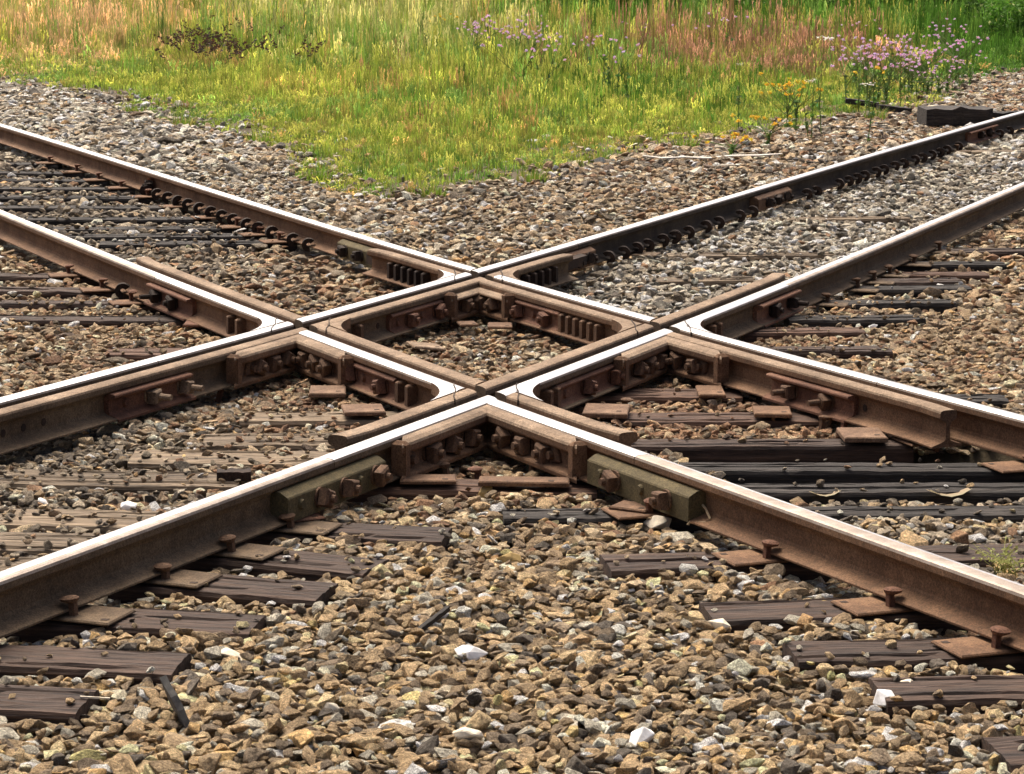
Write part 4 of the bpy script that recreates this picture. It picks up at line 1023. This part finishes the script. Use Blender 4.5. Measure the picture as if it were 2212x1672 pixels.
for u, v, h, lab in [(398, 278, .16, 'green grass tuft hanging over the grey ballast at left'), (290, 248, .12, 'grass tuft at the ballast edge near the left end'), (560, 312, .12, 'grass tuft at the edge between the left tuft and the point'), (690, 395, .13, 'bright grass tuft at the left corner of the grass point'),
                     (830, 302, .2, 'dark green grass tuft in the middle of the grass point'), (985, 288, .2, 'green grass tuft right of the dark one'), (830, 365, .15, 'bright tuft in the grass point near the ballast'), (960, 325, .14, 'thin tuft with white flecks in the grass point'),
                     (1290, 350, .13, 'grass tuft at the right side of the grass point'), (1150, 395, .12, 'grass tuft near the tip of the point, right side'), (930, 425, .1, 'sparse dry tuft at the tip of the grass point'), (1480, 322, .13, 'leafy weed by the end of the white strip'),
                     (1890, 262, .16, 'bright green tuft by the dark timber scraps'), (1250, 300, .16, 'tall tuft right of the centre of the point'), (1720, 280, .13, 'grass tuft overhanging the ballast right of the weeds')]:
    plantobj('grass_tuft', *tuftplant(h, 110, .11, (.15, .24, .03), (.36, .30, .10)), at(u, v, -.2), lab, 'grass tuft', 'grass tufts along the ballast edge')
V, F, Tn = [], [], []
for _ in range(26):
    a = random.uniform(0, 6.28); e = Vector((random.gauss(0, .06), random.gauss(0, .06), random.uniform(.03, .10))); m_ = e*.5+Vector((random.gauss(0, .02), random.gauss(0, .02), .01))
    stem(V, F, Tn, (random.gauss(0, .02), random.gauss(0, .02), 0), m_, .0016, (.3, .3, .1)); stem(V, F, Tn, m_, e, .0013, (.38, .38, .13)); 
    for k in range(5): card(V, F, Tn, m_.lerp(e, random.random())+Vector((random.gauss(0, .008), random.gauss(0, .008), 0)), .013, (.34, .36, .12))
plantobj('weed', V, F, Tn, at(2165, 1246, -.165), 'thin yellowish weed growing beside the lowest right rail', 'weed', rz=0)

# ------------------------------------------------------------------ loose things
def hull_obj(name, u, v, size, flat, mat, label, cat, seed, yaw=0, tilt=(0, 0), dz=-.165, ex=1.3):
    vv, ff = hull_stone(seed, flat); me = bpy.data.meshes.new(name); me.from_pydata([(a*size*ex, b*size, c*size) for a, b, c in vv], [], ff); me.materials.append(M[mat])
    o = bpy.data.objects.new(name, me); COL.objects.link(o); p = at(u, v, dz); o.location = p; o.rotation_euler = (tilt[0], tilt[1], yaw)
    return tagset(o, label, cat)
for k, (u, v, sz, mat, lab) in enumerate([(1103, 1207, .07, 'yellow_stone', 'rounded ochre pebble in the middle foreground'), (742, 1112, .05, 'white_stone', 'white chip of stone below the left olive joint bar'), (1428, 1130, .085, 'pale_stone', 'big angular stone under the right olive joint bar'),
      (705, 1528, .075, 'pale_stone', 'large pale block stone at the lower left'), (1020, 1412, .07, 'white_stone', 'white flat stone in the lower foreground'), (1920, 1325, .05, 'white_stone', 'white stone between the third and fourth right foreground ties'),
      (1912, 1510, .07, 'white_stone', 'white lump below the fifth right foreground tie'), (1960, 1478, .05, 'pale_stone', 'cream stone beside the end of the fifth right foreground tie'), (1790, 1305, .06, 'yellow_stone', 'cream and rust stone above the fourth right foreground tie'),
      (1885, 705, .04, 'white_stone', 'white stone among the tie ends right of the diamond'), (135, 735, .045, 'white_stone', 'white stone left of the second left rail'), (275, 1095, .06, 'white_stone', 'white stone between lowest and third left rails'),
      (90, 1085, .05, 'white_stone', 'white oval stone nearer the left edge between the rails'), (1500, 375, .13, 'pale_stone', 'long pale stone on the ballast below the white strip'), (1680, 408, .06, 'white_stone', 'round white stone behind the topmost right rail'),
      (1010, 1590, .07, 'pale_stone', 'broad cream stone near the bottom, left of centre'), (1380, 1600, .08, 'white_stone', 'long white stone near the bottom, right of centre'), (560, 1150, .04, 'white_stone', 'little white stone by the second left foreground tie'),
      (400, 992, .05, 'yellow_stone', 'small pointed brown stone standing on the bleached tie'), (1048, 1063, .07, 'yellow_stone', 'pointed brown stone before the flat steel bars'), (1555, 1350, .06, 'pale_stone', 'pale rounded stone left of the fourth right foreground tie'),
      (790, 1235, .05, 'yellow_stone', 'tan stone at the end of the third left foreground tie'), (500, 1420, .07, 'pale_stone', 'cream angular stone right of the fifth left foreground tie')]):
    st = hull_obj('stone', u, v, sz, .6, mat, lab, 'stone', 500+k, random.uniform(0, 3), (random.gauss(0, .2), random.gauss(0, .2)))
mb = MB(); 
for z0, sx, sy in (): pass
def slab(name, u, v, dims, mat, label, cat, yaw=0, pitch=0, roll=0, dz=-.16, bev=.01):
    mb = MB(); L = dims[0]; n = 8; rows = []; r = np.random.default_rng(int(u*7+v))
    for i in range(n+1):
        x = -L/2+L*i/n; a, b = dims[1]/2, dims[2]/2; j = r.normal(0, dims[2]*.05, 8)
        sh = 1-.25*r.random() if i in (0, n) else 1
        if name == 'wood_splinter': sh = min(1, .15+(i if False else n-i)*.28) if i > n/2 else 1
        rows.append([Vector((x+j[0], -a*sh+j[1], -b)), Vector((x+j[2], a*sh+j[3], -b)), Vector((x+j[4], a*sh*.96+j[5], b+j[6])), Vector((x, -a*sh*.96, b+j[7]))])
    mb.loft(rows, 0); o = mb.build(name, [M[mat]]); p = at(u, v, dz)
    o.matrix_world = Matrix.Translation(p) @ Matrix.Rotation(yaw, 4, 'Z') @ Matrix.Rotation(pitch, 4, 'Y') @ Matrix.Rotation(roll, 4, 'X')
    return tagset(o, label, cat)
slab('timber_block', 2062, 250, (.62, .5, .15), 'wood_black', 'dark squared timber block on the ballast behind the topmost right rail', 'timber', .05, dz=-.09)
slab('timber_block', 2185, 250, (.7, .25, .08), 'wood_black', 'second dark timber behind the rail at the right edge', 'timber', .4, dz=-.15)
slab('timber_scrap', 1930, 236, (.32, .2, .06), 'wood_black', 'broken dark timber scrap between grass and block', 'timber', .1, .1, dz=-.14)
slab('timber_scrap', 1862, 222, (.34, .15, .05), 'wood_black', 'thin dark scrap half hidden in the grass', 'timber', -.1, .12, dz=-.12)
slab('wood_splinter', 381, 1522, (.14, .045, .016), 'grey_chip', 'dark grey splinter standing upright in the lower left ballast', 'splinter', 2.6, -1.0, .9, dz=-.14)
slab('stick', 936, 1338, (.13, .014, .012), 'wood_black', 'thin dark stick lying across stones in the middle foreground', 'stick', .95, -.25, dz=-.15)
slab('stick', 205, 1507, (.07, .004, .004), 'pale_stone', 'pale straw lying over the lowest left tie', 'stick', -.15, 0, dz=-.150)
slab('bent_scrap', 505, 1026, (.11, .06, .03), 'rust_dark', 'dark rusted scrap on the grey tie left of the lowest left rail', 'scrap', .1, 0, dz=-.14)
for u, v, s_, lab in [(1782, 1070, .06, 'curled dry scrap lying between black ties, left one'), (2050, 1070, .085, 'curled dry leaf standing between black ties, right one')]:
    V, F, Tn = [], [], []
    for i in range(5):
        for j in range(3): V.append((s_*(i-2)*.42, s_*(j-1)*.28, s_*(.06*(i-2)**2*(.9 if j else 1.3)))); Tn.append((.40*(.8+.1*j), .29, .18))
    for i in range(4):
        for j in range(2): F.append((i*3+j, i*3+j+1, i*3+j+4, i*3+j+3))
    plantobj('dry_leaf', V, F, Tn, at(u, v, -.165), lab, 'dry leaf', rz=.2)
mb = MB(); pts = [(1388, 338), (1430, 343), (1480, 341), (1530, 343), (1580, 338), (1640, 337), (1690, 334)]; rows = []
for i, (u, v) in enumerate(pts):
    p = at(u, v, -.158+.006*random.random()); h_ = .028*random.uniform(.3, 1)*(.35 if i in (0, len(pts)-1) else 1)
    rows.append([p+Vector((0, -h_, 0)), p+Vector((0, h_, .006)), p+Vector((0, h_, .012)), p+Vector((0, -h_, .008))])
mb.loft(rows, 0); o = mb.build('plastic_strip', [M['white']]); tagset(o, 'thin white strip lying along the edge of grass and ballast', 'strip')
